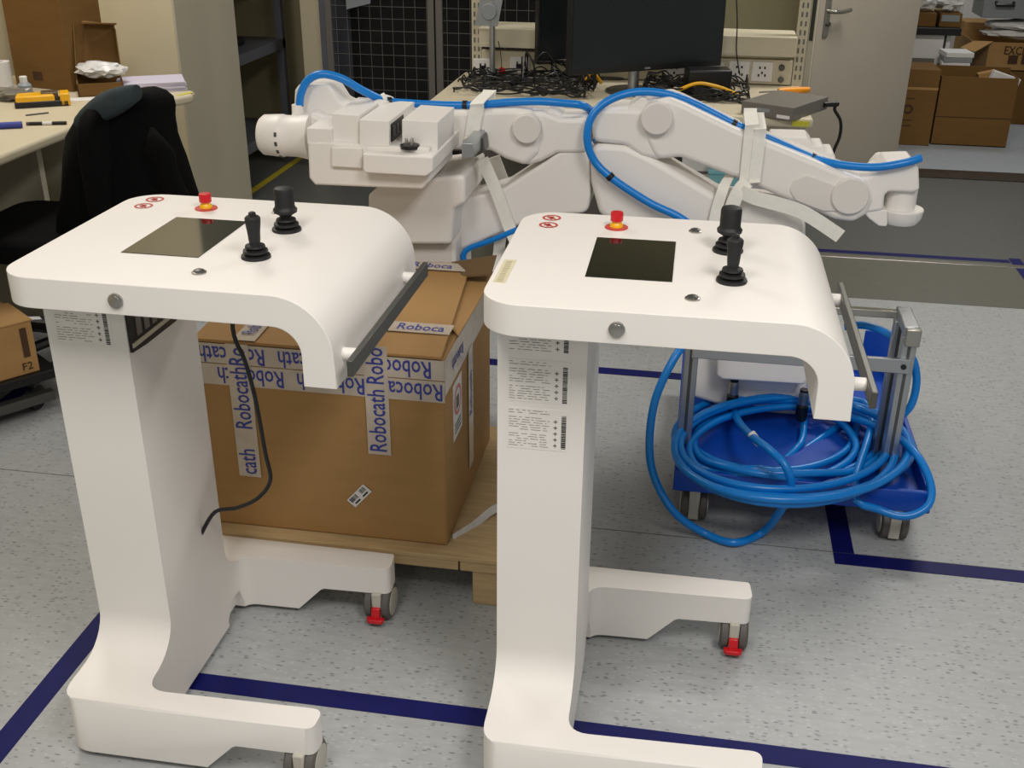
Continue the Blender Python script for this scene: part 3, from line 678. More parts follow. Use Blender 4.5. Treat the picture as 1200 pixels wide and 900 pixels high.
# the drive module
MV = 2.60
mb = obj('module_body', px_prism([(360, 166), (388, 166), (430, 170), (503, 173), (503, 213), (495, 222), (440, 220), (369, 217), (362, 209)], MV, 0.27, 3), ARMW, la, bevel=0.006)
obj('side_block', px_prism([(359, 150), (389, 151), (389, 170), (360, 169)], MV + 0.002, 0.22, 1), ARMW, la, bevel=0.004)
obj('module_ledge', px_prism([(425, 180), (507, 184), (507, 201), (499, 207), (428, 203), (425, 199)], MV - 0.04, 0.31, 2), ARMW, la, bevel=0.006)
obj('module_step', px_prism([(388, 172), (424, 173), (424, 198), (388, 196)], MV - 0.012, 0.1, 2), ARMW, la, bevel=0.004)
for q, v, d in (([(389, 133), (421, 135), (421, 172), (389, 171)], MV + 0.015, 0.22), ([(421, 140), (456, 142), (456, 172), (421, 172)], MV, 0.25), ([(471, 140), (513, 143), (513, 177), (471, 176)], MV + 0.03, 0.19)):
    hb = obj('top_housing', px_prism(q, v, d, 1), ARMW, la, bevel=0.004)
c = pv(456, 142, MV); c2_ = pv(456, 168, MV)
pl = obj('socket_panel', box(NB(), c.x - 0.002, c.x + 0.0015, MV + 0.015, MV + 0.13, c2_.z, c.z - 0.010), BLACKP, la)
for k in range(3): obj('socket', box(NB(), c.x + 0.0012, c.x + 0.004, MV + 0.022 + 0.034 * k, MV + 0.044 + 0.034 * k, c2_.z + 0.012, c.z - 0.018), DKMETAL, pl)
c = pv(478, 173, MV - 0.01)
cp = obj('round_socket', lathe(NB(), [(0.024, c.z - 0.006), (0.024, c.z + 0.003), (0.020, c.z + 0.004)], (c.x, c.y + 0.02, 0)), BLACKP, la)
for dx, dy in ((-0.010, 0.006), (0.004, 0.010), (0.006, -0.006)):
    obj('pin', lathe(NB(), [(0.0035, c.z), (0.0035, c.z + 0.016), (0.002, c.z + 0.018)], (c.x + dx, c.y + 0.02 + dy, 0), n=10), CHROME, cp)
# round drive head at the left end
HV = 2.72; c = pv(335, 159, HV); s = 1 / 400.0
def hx(px): return pv(px, 159, HV).x
prof = [(0.012, hx(306)), (0.044, hx(307)), (0.052, hx(311)), (0.055, hx(330)), (0.055, hx(333)), (0.053, hx(335)), (0.053, hx(350)), (0.060, hx(366))]
dh = obj('drive_head', lathe(NB(), prof, (0, c.y, c.z), 'x', 36), ARMW, la)
for k in range(9):
    a = PI * (0.42 + 0.14 * k)
    bm = box(NB(), hx(330), hx(333), -0.0055, 0.0055, 0.0542, 0.0562, Matrix.Translation((0, c.y, c.z)) @ Matrix.Rotation(a, 4, 'X'))
    obj('dark_mark', bm, DKMETAL, dh)
obj('neck', px_prism([(332, 150), (345, 138), (365, 133), (380, 140), (380, 185), (360, 184), (345, 178)], HV, 0.10, 6), ARMW, la, bevel=0.010)
obj('cable_horn', px_prism([(343, 150), (345, 106), (350, 99), (383, 98), (389, 106), (398, 120), (416, 128), (440, 118), (452, 122), (452, 160), (343, 160)], HV + 0.06, 0.10, 6), ARMW, la, bevel=0.012, seg=4)
c = pv(349, 128, HV + 0.03)
obj('cable_socket', lathe(NB(), [(0.022, c.z - 0.04), (0.016, c.z - 0.01), (0.015, c.z + 0.012)], (c.x, c.y, 0)), ARMW, la)
# metal clamp beside the module
gk = obj('metal_clamp', px_prism([(541, 168), (553, 168), (555, 172), (555, 185), (541, 186)], 2.70, 0.20, 1), ALU, la, bevel=0.004)
obj('clamp_jaw', px_prism([(541, 166), (566, 160), (568, 178), (553, 186)], 2.80, 0.06, 2), DKMETAL, la, bevel=0.003)

# straps
def strap(label, pts, wdir, w=0.038, t=0.004, per=5):
    return tag(obj('strap', ribbon(NB(), pts, wdir, w, t, per), STRAP), label, 'strap', 'white webbing straps on the robot arms')
def loop_strap(label, px0, px1, py_top, py_bot, v0, v1, lean):
    """band around an arm: up the front, over the top, down the back"""
    a, b_ = pv(px0, py_bot, v0), pv(px1, py_top, v0)
    back_t = Vector((b_.x, v1, b_.z - 0.0)); back_b = Vector((a.x, v1, a.z))
    return [a, a * 0.5 + b_ * 0.5, b_ + Vector((0, 0, -0.006)), b_ + Vector((0, 0.008, 0.004)), back_t + Vector((0, -0.008, 0.004)), back_t, back_b, back_b + Vector((0, -0.01, -0.004)), a + Vector((0, 0.01, -0.004)), a]
strap('narrow white strap looped round the left robot arm beside the metal clamp', loop_strap('', 553, 559, 123, 160, RV - 0.007, RV + 0.165, 0), (1, 0, 0.1), 0.037, 0.003, 3)
strap('white strap slanting down behind the left robot arm to the floor side', [pv(565, 186, RV - 0.005), pv(582, 225, RV - 0.004), pv(597, 266, RV + 0.0), pv(606, 290, RV - 0.02), pv(612, 330, RV - 0.02)], (1, 0, 0.3), 0.034)
strap('white printed strap hanging behind the elbow of the left arm', [pv(578, 184, RV + 0.17), pv(590, 215, RV + 0.18), pv(600, 240, RV + 0.2)], (1, 0, 0.2), 0.038)
strap('white strap hanging straight down between the left robot arm and the right console', [pv(588, 268, RV + 0.10), pv(584, 300, RV + 0.05), pv(580, 345, RV + 0.0)], (1, 0, 0), 0.032)
strap('wide white strap looped round the right forearm, left turn', loop_strap('', 874, 881, 148, 214, RV - 0.014, RV + 0.155, 0), (1, 0, 0.15), 0.034, 0.003, 3)
strap('wide white strap looped round the right forearm, right turn', loop_strap('', 884, 891, 153, 212, RV - 0.017, RV + 0.155, 0), (1, 0, 0.15), 0.030, 0.003, 3)
strap('white strap end hanging from the right forearm to the fat joystick', [pv(876, 213, RV - 0.025), pv(866, 224, RV - 0.03), pv(858, 242, RV - 0.03), pv(851, 275, RV - 0.03)], (1, 0, 0.5), 0.036)
strap('thin twisted white strap end left of the forearm loop', [pv(856, 205, RV + 0.03), pv(848, 220, RV - 0.01), pv(840, 245, RV - 0.015), pv(834, 275, RV - 0.02)], (1, 0, 0.3), 0.028)
strap('loose white strap tail sticking out below the right forearm', [pv(868, 224, RV - 0.03), pv(885, 232, RV - 0.04), pv(915, 240, RV - 0.05), pv(945, 251, RV - 0.06), pv(985, 277, RV - 0.07)], (-0.3, 0, 1), 0.036)

# cables
def cable(name, label, pts, r, m=BLUE, per=7, n=12, cat='cable', group=None):
    bm = NB(); tube(bm, pts, r, n, per)
    return tag(obj(name, bm, m), label, cat, group)
def tie(o, px, py, v, d, w=0.012, m=BLACKP, r=0.0120):
    c = pv(px, py, v); d = Vector(d).normalized(); bm = NB(); tube(bm, [c - d * w / 2, c + d * w / 2], r, 12, 1); obj('cable_tie', bm, m, o)
k1 = cable('blue_cable', 'blue cable lying along the top of the left robot arm',
    [pv(351, 124, 2.75), pv(353, 109, 2.75), pv(361, 94, 2.755), pv(377, 87, 2.76), (pv(400, 92, 2.77)), pv(425, 106, 2.79), pv(452, 118, 2.83), pv(480, 121, 2.87), pv(520, 123, 2.89), pv(560, 123, 2.90), pv(595, 120, 2.90), pv(630, 119, 2.90), pv(660, 121, 2.90), pv(686, 125, 2.92), pv(697, 140, 3.04), pv(700, 170, 3.10)], 0.0104)
tie(k1, 456, 119, 2.835, (1, 0.5, -0.1)); tie(k1, 545, 123, 2.897, (1, 0, 0)); tie(k1, 448, 115, 2.825, (1, 0.6, 0.5), 0.02, STRAP, 0.0112)
P2 = [pv(1079, 185, 2.86), pv(1060, 191, 2.85), pv(1025, 196, 2.85), pv(985, 193, 2.87), pv(950, 184, 2.90), pv(905, 164, 2.90), pv(860, 145, 2.90), pv(815, 122, 2.90), pv(780, 110, 2.89), pv(745, 108, 2.88), pv(715, 117, 2.86), pv(695, 134, 2.84), pv(688, 160, 2.83), pv(695, 186, 2.83), pv(716, 208, 2.825), pv(760, 237, 2.825), pv(800, 257, 2.82), pv(828, 285, 2.78), pv(835, 335, 2.70), pv(815, 385, 2.62), pv(790, 420, 2.55), pv(768, 468, 2.50), pv(761, 520, 2.46), pv(767, 560, 2.44)]
P2 += [pv(790, 600, 2.40), pz(824, 624, 0.016), pz(860, 636, 0.013), pz(893, 624, 0.016), pv(915, 598, 2.40), pv(927, 572, 2.385), pv(921, 547, 2.39), pv(903, 528, 2.43), pv(882, 512, 2.52), pv(867, 496, 2.68), pv(860, 480, RV - 0.02), pv(860, 470, RV - 0.02)]
k2 = cable('blue_cable', 'long blue cable looping from the right forearm down to the floor before the cart', P2, 0.0104)
tie(k2, 715, 207, 2.825, (0.7, 0, -0.7)); tie(k2, 860, 145, 2.90, (1, 0, -0.5)); tie(k2, 953, 185, 2.90, (1, 0, -0.4)); tie(k2, 885, 514, 2.515, (1, -1, -0.8), 0.035, PAPER, 0.0110)
# coil lying in the tray
pts = []
pts += [pv(942, 484, RV - 0.02), pv(942, 498, RV - 0.03), pv(938, 520, 2.74), pv(915, 545, 2.66)]
def lp(t_, b_, l_, r_, z_): return ((l_ + r_) / 2, (t_ + b_) / 2, (r_ - l_) / 2, (b_ - t_) / 2, z_)
loops = (lp(462, 548, 815, 1000, 0.133), lp(470, 560, 800, 1030, 0.138), lp(452, 572, 782, 1045, 0.150), lp(482, 552, 840, 1000, 0.152), lp(462, 590, 792, 1062, 0.164), lp(480, 578, 820, 1070, 0.170), lp(456, 600, 778, 1050, 0.182), lp(472, 568, 806, 1040, 0.188), lp(464, 586, 790, 1066, 0.198))
rr = random.Random(3)
for i, (lx, ly, rx, ry, z) in enumerate(loops):
    nx = loops[min(i + 1, len(loops) - 1)]
    for k in range(12):
        a = -0.3 + 2 * PI * k / 12; f = k / 12
        cx, cy, ex, ey, zz = [p_ * (1 - f) + q_ * f for p_, q_ in zip((lx, ly, rx, ry, z), nx)]
        p = pz(cx + ex * math.cos(a), cy + ey * math.sin(a), zz + rr.uniform(-0.003, 0.003))
        if p.y < 2.50: p.z = max(p.z, 0.176)
        pts.append(p)
pts += [pv(1000, 575, 2.47), pv(1030, 597, 2.44), pv(1062, 605, 2.43), pv(1088, 592, 2.45), pv(1090, 565, 2.50), pv(1072, 530, 2.58), pz(1040, 505, 0.21), pz(1000, 490, 0.19), pz(960, 480, 0.15)]
k3 = cable('blue_cable', 'thick coil of blue cable heaped in the blue tray', pts, 0.0102, per=4, n=10)
cable('blue_cable', 'blue cable loop hanging over the aluminium post at the right of the cart', [pv(990, 383, 2.80), pv(1010, 381, 2.79), pv(1030, 386, 2.77), pv(1050, 398, 2.72), pv(1068, 418, 2.70), pv(1074, 440, 2.70), pv(1072, 462, 2.69), pv(1064, 480, 2.68), pv(1045, 492, 2.70), pv(1010, 480, 2.80), pv(985, 470, 2.80)], 0.0102)
cable('blue_cable', 'blue cable end hanging below the left robot arm behind the box', [pv(606, 269, RV - 0.004), pv(575, 282, RV - 0.004), pv(550, 291, RV - 0.004), pv(543, 300, RV - 0.004), pv(546, 312, RV), pv(550, 345, RV)], 0.008)

# ================================================================== WORKBENCH AND WHAT STANDS ON IT
BT = 0.75
wb = thing('workbench', 'cream workbench with slotted uprights and a socket rail behind the robot arms', 'workbench', (-0.3, 4.4, 0))
obj('bench_top', box(NB(), -1.02, 0.405, 4.05, 4.76, 0.715, BT), BEIGE, wb, bevel=0.012, seg=4)
obj('edge_tape', box(NB(), 0.33, 0.39, 4.046, 4.051, 0.722, 0.742), mat('yellow_green_tape', (206, 200, 60), 0.5), wb)
for x in (-0.955, 0.385):
    up = obj('upright', box(NB(), x - 0.022, x + 0.022, 4.715, 4.755, 0.0, 1.75), CREAM, wb, bevel=0.003)
    bm = NB()
    for k in range(28):
        for s in (-1, 1): box(bm, x + s * 0.009 - 0.0035, x + s * 0.009 + 0.0035, 4.7138, 4.716, 0.775 + 0.035 * k, 0.795 + 0.035 * k)
    obj('slots', bm, DINK, up, kind='stuff')
for x in (-0.99, 0.34): obj('bench_leg', box(NB(), x, x + 0.045, 4.12, 4.165, 0, 0.715), CREAM, wb, bevel=0.003)
obj('apron', box(NB(), -0.95, 0.36, 4.11, 4.13, 0.63, 0.715), GREYW, wb)
obj('modesty_panel', box(NB(), -0.93, 0.36, 4.66, 4.68, 0.10, 0.70), GREYB, wb)
zs0, zs1 = BT + 0.004, pv(900, 69, 4.72).z
sp = obj('socket_rail', box(NB(), -0.93, 0.36, 4.70, 4.74, zs0, zs1), CREAM, wb, bevel=0.004)
for px, py in ((566, 80), (609, 78), (790, 84), (836, 84), (866, 83), (893, 84)):
    c = pv(px, py, 4.698)
    q = obj('socket', box(NB(), c.x - 0.042, c.x + 0.042, 4.693, 4.70, c.z - 0.040, c.z + 0.040), PAPER, sp, bevel=0.004)
    bm = NB()
    for dx, dz in ((-0.010, 0.016), (0.010, 0.016), (-0.013, -0.014), (0.013, -0.014), (0, -0.004)): box(bm, c.x + dx - 0.0035, c.x + dx + 0.0035, 4.6922, 4.694, c.z + dz - 0.005, c.z + dz + 0.005)
    if px < 700: box(bm, c.x - 0.014, c.x + 0.014, 4.6915, 4.694, c.z - 0.016, c.z + 0.012)
    obj('socket_holes', bm, BLACKP, q, kind='stuff')
for px, py in ((916, 79), (915, 93)):
    c = pv(px, py, 4.70); obj('knob', lathe(NB(), [(0.009, 4.685), (0.012, 4.688), (0.012, 4.702)], (c.x, 0, c.z), 'y', 14), DKMETAL, sp)
z0, z1 = pv(900, 63, 4.66).z, pv(900, 43, 4.66).z
sh = obj('shelf_board', box(NB(), -0.935, 0.365, 4.66, 4.88, z0, z1), CREAM, wb, bevel=0.004)
obj('shelf_lip', box(NB(), -0.935, 0.365, 4.655, 4.662, z0 - 0.010, z0 + 0.004), GREYW, wb)

def monitor(label, bl, br, w, h, pole_px):
    d = (br - bl); d.z = 0; d.normalize(); n = Vector((d.y, -d.x, 0)); ang = math.atan2(d.y, d.x)
    t = thing('monitor', label, 'monitor', tuple(bl), 'black monitors on the workbench')
    M = Matrix.Translation(bl) @ Matrix.Rotation(ang, 4, 'Z')
    obj('housing', box(NB(), 0, w, 0.0, 0.035, 0, h, M), BLACKP, t, bevel=0.004)
    obj('screen', box(NB(), 0.010, w - 0.010, -0.0012, 0.004, 0.022, h - 0.010, M), mat('monitor_glass', (26, 32, 34), 0.22), t)
    obj('badge', box(NB(), w * 0.5 - 0.012, w * 0.5 + 0.012, -0.001, 0.003, 0.007, 0.013, M), ALU, t)
    c = pv(pole_px[0], pole_px[1], bl.y + 0.25); c.z = 0
    bm = NB(); tube(bm, [(c.x, c.y, BT + 0.01), (c.x, c.y, bl.z + 0.2)], 0.022, per=1, n=20); obj('stand_pole', bm, ALU, t)
    mid = M @ Vector((w * 0.5, 0.036, 0.2))
    bm = NB(); tube(bm, [mid, (c.x, c.y, bl.z + 0.19)], 0.014, per=1); obj('mount_arm', bm, ALU, t)
    bm = lathe(NB(), [(0.11, BT), (0.11, BT + 0.008), (0.10, BT + 0.012)], (c.x, c.y, 0), n=28); obj('stand_base', bm, DKMETAL, t)
    return t
bl = pz(667, 89, 0.845); br = pz(845, 77, 0.845)
monitor('big dark monitor on the workbench, in front of the smaller one', bl, br, (br - bl).length, 0.38, (742, 100))
d = (br - bl).normalized(); b2 = pz(630, 76, 0.825)
monitor('narrow strip of black monitor showing left behind the big monitor', b2, b2 + d, 0.26, 0.40, (715, 100))

# tangle of leads: nobody could count these
def tangle(name, label, x0, x1, y0, y1, n, m, seed, r=0.0045, zmax=0.075):
    rn = random.Random(seed); bm = NB()
    for k in range(n):
        p = [rn.uniform(x0, x1), rn.uniform(y0, y1)]; a = rn.uniform(0, 2 * PI); pts = []
        for q in range(7):
            pts.append((p[0], p[1], BT + 0.007 + rn.random() ** 2 * zmax))
            a += rn.uniform(-1.1, 1.1); st = rn.uniform(0.05, 0.12)
            p = [min(x1, max(x0, p[0] + st * math.cos(a))), min(y1, max(y0, p[1] + 0.7 * st * math.sin(a)))]
        tube(bm, pts, r, 6, 4)
    return tag(obj(name, bm, m), label, 'cables', kind='stuff')
tangle('cable_tangle', 'tangle of black leads on the bench left of the big monitor', -0.95, -0.44, 4.24, 4.64, 60, BLACKP, 1, 0.0034, 0.035)
tangle('cable_tangle', 'tangle of black leads on the bench right of the monitor stand', -0.22, 0.18, 4.28, 4.64, 55, BLACKP, 2, 0.0034, 0.045)
tangle('cable_heap', 'raised heap of thin black leads in front of the left sockets', -0.72, -0.42, 4.40, 4.62, 16, BLACKP, 5, 0.003, 0.12)
for lab, c0, c1, cc in (('yellow network lead on the bench under the black leads', (-0.10, 4.30), (0.14, 4.36), YEL), ('short yellow plug on the black leads left of the monitor', (-0.46, 4.48), (-0.40, 4.50), YEL)):
    x0_, y0_ = c0; x1_, y1_ = c1
    cable('network_lead', lab, [(x0_, y0_, BT + 0.03), ((x0_ * 2 + x1_) / 3, y0_ + 0.03, BT + 0.06), ((x0_ + 2 * x1_) / 3, y1_ - 0.02, BT + 0.05), (x1_, y1_, BT + 0.02)], 0.007, cc, 5, 8)
pa = thing('network_router', 'black plastic router box buried in the leads behind the right arm', 'router', (0.0, 4.42, BT))
M = Matrix.Translation((pv(828, 108, 4.42).x, 4.42, BT)) @ Matrix.Rotation(0.2, 4, 'Z')
obj('case', box(NB(), -0.085, 0.085, -0.05, 0.05, 0.028, 0.105, M), BLACKP, pa, bevel=0.008)
obj('port_strip', box(NB(), -0.07, 0.06, -0.056, -0.05, 0.02, 0.045, M), DKMETAL, pa)
for k in range(4): obj('foot', box(NB(), -0.07 + 0.04 * k, -0.055 + 0.04 * k, -0.03, 0.03, 0.0, 0.03, M), BLACKP, pa)
# grey device box near the bench corner
g = thing('grey_device_box', 'flat grey metal device box on the bench corner before the door', 'device', tuple(pz(915, 130, BT)))
A_, B_, C_ = pz(868, 133, BT), pz(928, 142, BT), pz(969, 128, BT); D_ = A_ + C_ - B_
obj('case', prism3(NB(), [A_, B_, C_, D_], (0, 0, 0.046)), GREYB, g, bevel=0.002)
e1 = (B_ - A_).normalized(); nn = Vector((e1.y, -e1.x, 0)) * 0.0006
for f0, f1, h0, h1, mm in ((0.30, 0.56, 0.018, 0.030, GREYP), (0.70, 0.95, 0.004, 0.016, PAPER)):
    L_ = (B_ - A_).length; oo = A_ + nn
    bm = NB(); quad(bm, oo, e1, (0, 0, 1), f0 * L_, f1 * L_, h0, h1); obj('sticker', bm, mm, g)
bm = NB(); tube(bm, [B_ * 0.12 + C_ * 0.88 + Vector((0, 0, 0.022)), C_ + (C_ - B_) * 0.12 + Vector((0.02, -0.03, 0.022))], 0.010, per=1); obj('plug', bm, BLACKP, g)
cc = C_ + (C_ - B_) * 0.12 + Vector((0.02, -0.03, 0.022))
cable('power_lead', 'black lead hanging off the bench corner in front of the door', [cc, pv(978, 128, cc.y), pv(985, 142, cc.y), pv(984, 160, cc.y), pv(975, 185, cc.y), pv(972, 230, cc.y)], 0.006, BLACKP, 6, 8)
sd = thing('screwdriver', 'orange handled tool lying at the back corner of the bench', 'tool', tuple(pz(930, 106, BT)))
a, b_ = pz(912, 107, BT + 0.014), pz(948, 105, BT + 0.014)
bm = NB(); tube(bm, [a, a.lerp(b_, 0.3), b_], lambda t: 0.010 + 0.004 * math.sin(3 * t), 10, 5); obj('handle', bm, ORANGE, sd)
bm = NB(); tube(bm, [a, a + (a - b_) * 0.6], 0.004, 8, 1); obj('shaft', bm, CHROME, sd)
ms = thing('plate_stand', 'small metal plate held up on a white pole at the left of the bench', 'stand', (pv(577, 98, 4.60).x, 4.60, BT))
c = pv(577, 60, 4.60); bm = NB(); tube(bm, [(c.x, 4.60, BT), (c.x, 4.60, c.z + 0.10), (c.x + 0.004, 4.60, c.z + 0.30)], 0.012, 12, 2); obj('pole', bm, ALU, ms)
P_ = [pv(556, 30, 4.59), pv(583, 31, 4.59), pv(590, -6, 4.59), pv(564, -8, 4.59)]
q = obj('metal_plate', prism3(NB(), P_, (0, 0.008, 0)), ALU, ms)
c = pv(573, 14, 4.588); obj('ring', lathe(NB(), [(0.030, 4.580), (0.033, 4.584), (0.033, 4.592)], (c.x, 0, c.z), 'y', 20), GREYP, q)
obj('base', lathe(NB(), [(0.05, BT), (0.05, BT + 0.006), (0.014, BT + 0.010)], (pv(577, 98, 4.60).x, 4.60, 0)), ALU, ms)
rt = thing('red_tag', 'small red round tag hanging on a string before the sockets', 'tag', tuple(pv(588, 83, 4.64)))
c = pv(588, 83, 4.64); obj('disc', lathe(NB(), [(0.013, 4.637), (0.015, 4.640), (0.013, 4.644)], (c.x, 0, c.z), 'y', 18), RED, rt)
bm = NB(); tube(bm, [c, pv(587, 66, 4.64), pv(584, 48, 4.65)], 0.0018, 6, 3); obj('string', bm, BLACKP, rt)
cable('wall_lead', 'thin black lead hanging down right of the big monitor', [pv(862, -20, 4.64), pv(864, 25, 4.64), pv(863, 60, 4.64), pv(867, 88, 4.62)], 0.0028, BLACKP, 4, 6)
# boxes on the floor under the bench
bz_ = thing('white_storage_box', 'white box on the floor under the bench, seen between the right arm segments', 'box', (0.02, 4.25, 0))
obj('body', box(NB(), -0.05, 0.28, 4.18, 4.50, 0.0, 0.60), PAPER, bz_, bevel=0.004)
obj('lid_band', box(NB(), -0.052, 0.282, 4.178, 4.502, 0.50, 0.51), GREYB, bz_)
tb = thing('teal_tub', 'teal tub on the floor in front of the white box under the bench', 'tub', (0.06, 4.08, 0))
a, b_ = pv(832, 196, 4.08), pv(864, 214, 4.08)
obj('body', box(NB(), a.x, b_.x + 0.05, 4.03, 4.14, 0.0, a.z), TEAL, tb, bevel=0.006)
obj('rim', box(NB(), a.x - 0.006, b_.x + 0.056, 4.024, 4.146, a.z - 0.012, a.z + 0.004), TEAL, tb, bevel=0.002)

# ================================================================== WIRE MESH CABINET AND GREY SHELVING
CV = 5.85
mc = thing('mesh_cabinet', 'tall dark cabinet with wire mesh doors against the back wall', 'cabinet', (-1.3, 6.1, 0))
cx0, cx1 = pv(383, 60, CV).x, -0.35
obj('back_panel', box(NB(), cx0, cx1, 6.30, 6.34, 0.05, 2.0), PLAT, mc)
obj('side_panel', box(NB(), cx0 - 0.03, cx0, CV, 6.34, 0.0, 2.0), SHELFM, mc)
obj('side_panel', box(NB(), cx1, cx1 + 0.03, CV, 6.34, 0.0, 2.0), SHELFM, mc)
obj('roof_panel', box(NB(), cx0 - 0.03, cx1 + 0.03, CV, 6.34, 2.0, 2.03), SHELFM, mc)
obj('floor_panel', box(NB(), cx0, cx1, CV + 0.01, 6.30, 0.03, 0.06), PLAT, mc)
obj('inner_shelf', box(NB(), cx0, cx1, CV + 0.20, 6.30, 1.10, 1.12), PLAT, mc)
s0, s1, s2, s3 = pv(501, 60, CV).x, pv(509, 60, CV).x, pv(511, 60, CV).x, pv(518, 60, CV).x
for x0, x1 in ((cx0, s1), (s2, cx1)):
    dr = obj('mesh_door', box(NB(), x0 if x0 == cx0 else s2, x0 + 0.035, CV, CV + 0.02, 0.06, 2.0), GREYB, mc, bevel=0.002)
    obj('stile', box(NB(), x1 - 0.035, x1, CV, CV + 0.02, 0.06, 2.0), GREYB, dr, bevel=0.002)
    for z in (0.06, 1.965): obj('rail', box(NB(), x0 + 0.035, x1 - 0.035, CV, CV + 0.02, z, z + 0.035), GREYB, dr)
    bm = NB(); x = x0 + 0.06
    while x < x1 - 0.03: box(bm, x - 0.0009, x + 0.0009, CV + 0.010, CV + 0.0125, 0.08, 1.97); x += 0.062
    z = 0.14
    while z < 1.97: box(bm, x0 + 0.03, x1 - 0.03, CV + 0.007, CV + 0.0095, z - 0.0011, z + 0.0011); z += 0.062
    obj('wire_mesh', bm, GREYB, dr, kind='stuff')
tag(obj('paper_notice', prism3(NB(), [pv(406, 11, CV - 0.003), pv(434, 4, CV - 0.003), pv(434, -25, CV - 0.003), pv(404, -25, CV - 0.003)], (0, 0.002, 0)), GREYP), 'grey paper notice fixed to the mesh cabinet door', 'notice')
tag(obj('back_wall_post', box(NB(), cx0 - 0.16, cx0 - 0.035, 5.92, 6.39, 0, 2.9), CREAMW), 'pale post between the mesh cabinet and the grey shelving', 'post')

sf = thing('grey_shelving', 'grey steel shelving with a diagonal brace behind the pillar', 'shelving', (-2.6, 5.7, 0))
SU = -2.34; sb = pv(352, 100, 6.12)
for y in (5.18, 6.06):
    for x in (SU - 0.04, -2.99): obj('shelf_post', box(NB(), x, x + 0.04, y, y + 0.045, 0, 2.0), SHELFM, sf, bevel=0.002)
for z in (0.16, 0.62, 1.02): obj('shelf', box(NB(), -2.99, SU, 5.18, 6.10, z, z + 0.055), SHELFM, sf, bevel=0.002)
bm = prism3(NB(), [(SU - 0.5, 5.30, 0.20), (SU - 0.5, 5.34, 0.20), (SU - 0.5, 5.98, 0.62), (SU - 0.5, 5.94, 0.62)], (0.01, 0, 0)); obj('brace', bm, SHELFM, sf)
cbx = thing('stock_carton', 'dark brown carton standing on the middle shelf behind the pillar', 'carton', (-2.55, 5.33, 0.675))
obj('body', box(NB(), -2.62, -2.40, 5.24, 5.42, 0.675, 0.95), CARDD, cbx, bevel=0.003); obj('label_patch', box(NB(), -2.401, -2.399, 5.30, 5.38, 0.70, 0.76), PAPER, cbx)
tp = thing('tool_pouch', 'low black pouch lying on the middle grey shelf', 'pouch', (-2.6, 5.6, 0.675))
obj('body', box(NB(), -2.72, -2.45, 5.47, 5.80, 0.675, 0.715), BLACK, tp, bevel=0.015); obj('flap', box(NB(), -2.70, -2.56, 5.49, 5.70, 0.712, 0.730), BLACK, tp, bevel=0.006)

# ================================================================== LEFT DESK, CHAIR, JACKET
dk = thing('office_desk', 'cream office desk on the left with a rounded front edge', 'desk', (-2.5, 3.3, 0))
plan = [(-3.04, 2.2), (-2.085, 2.2), (-2.085, 3.42), (-2.06, 3.65), (-1.99, 3.90), (-1.94, 4.03), (-1.96, 4.10), (-2.20, 4.16), (-3.04, 4.30)]
obj('desk_top', prism(NB(), round_poly(plan, 0.05, 4), 'z', 0.715, 0.75), BEIGE, dk, bevel=0.012, seg=4)
obj('edge_tape', prism3(NB(), [(-1.972, 3.985, 0.7505), (-1.945, 4.05, 0.7505), (-1.965, 4.06, 0.7505), (-1.99, 3.99, 0.7505)], (0, 0, 0.001)), mat('yellow_green_tape', (206, 200, 60), 0.5), dk)
obj('end_panel', box(NB(), -3.03, -2.2, 2.25, 2.28, 0, 0.715), BEIGE, dk); obj('back_panel', box(NB(), -3.03, -3.0, 2.28, 4.2, 0.2, 0.715), BEIGE, dk)
obj('mid_panel', box(NB(), -3.0, -2.30, 3.50, 3.53, 0, 0.715), GREYW, dk)
pd = thing('drawer_pedestal', 'cream drawer pedestal under the far end of the left desk', 'drawers', (-2.3, 3.9, 0))
obj('body', box(NB(), -2.60, -2.055, 3.70, 4.08, 0.03, 0.70), CREAM, pd, bevel=0.004)
for k, (z0, z1) in enumerate(((0.50, 0.69), (0.28, 0.485), (0.05, 0.265))):
    f = obj('drawer', box(NB(), -2.055, -2.040, 3.705, 4.075, z0, z1), CREAM, pd, bevel=0.003)
    bm = NB(); tube(bm, [(-2.040, 3.82, z1 - 0.05), (-2.022, 3.83, z1 - 0.05), (-2.022, 3.95, z1 - 0.05), (-2.040, 3.96, z1 - 0.05)], 0.005, 8, 1); obj('handle', bm, CHROME, f)
kx = obj('lock', lathe(NB(), [(0.010, -2.041), (0.010, -2.035)], (0, 4.03, 0.655), 'x', 14), CHROME, pd)
bm = NB(); tube(bm, [(-2.034, 4.03, 0.655), (-2.026, 4.03, 0.64), (-2.027, 4.035, 0.60)], 0.005, 6, 2); obj('key_ring', bm, BLACKP, pd)

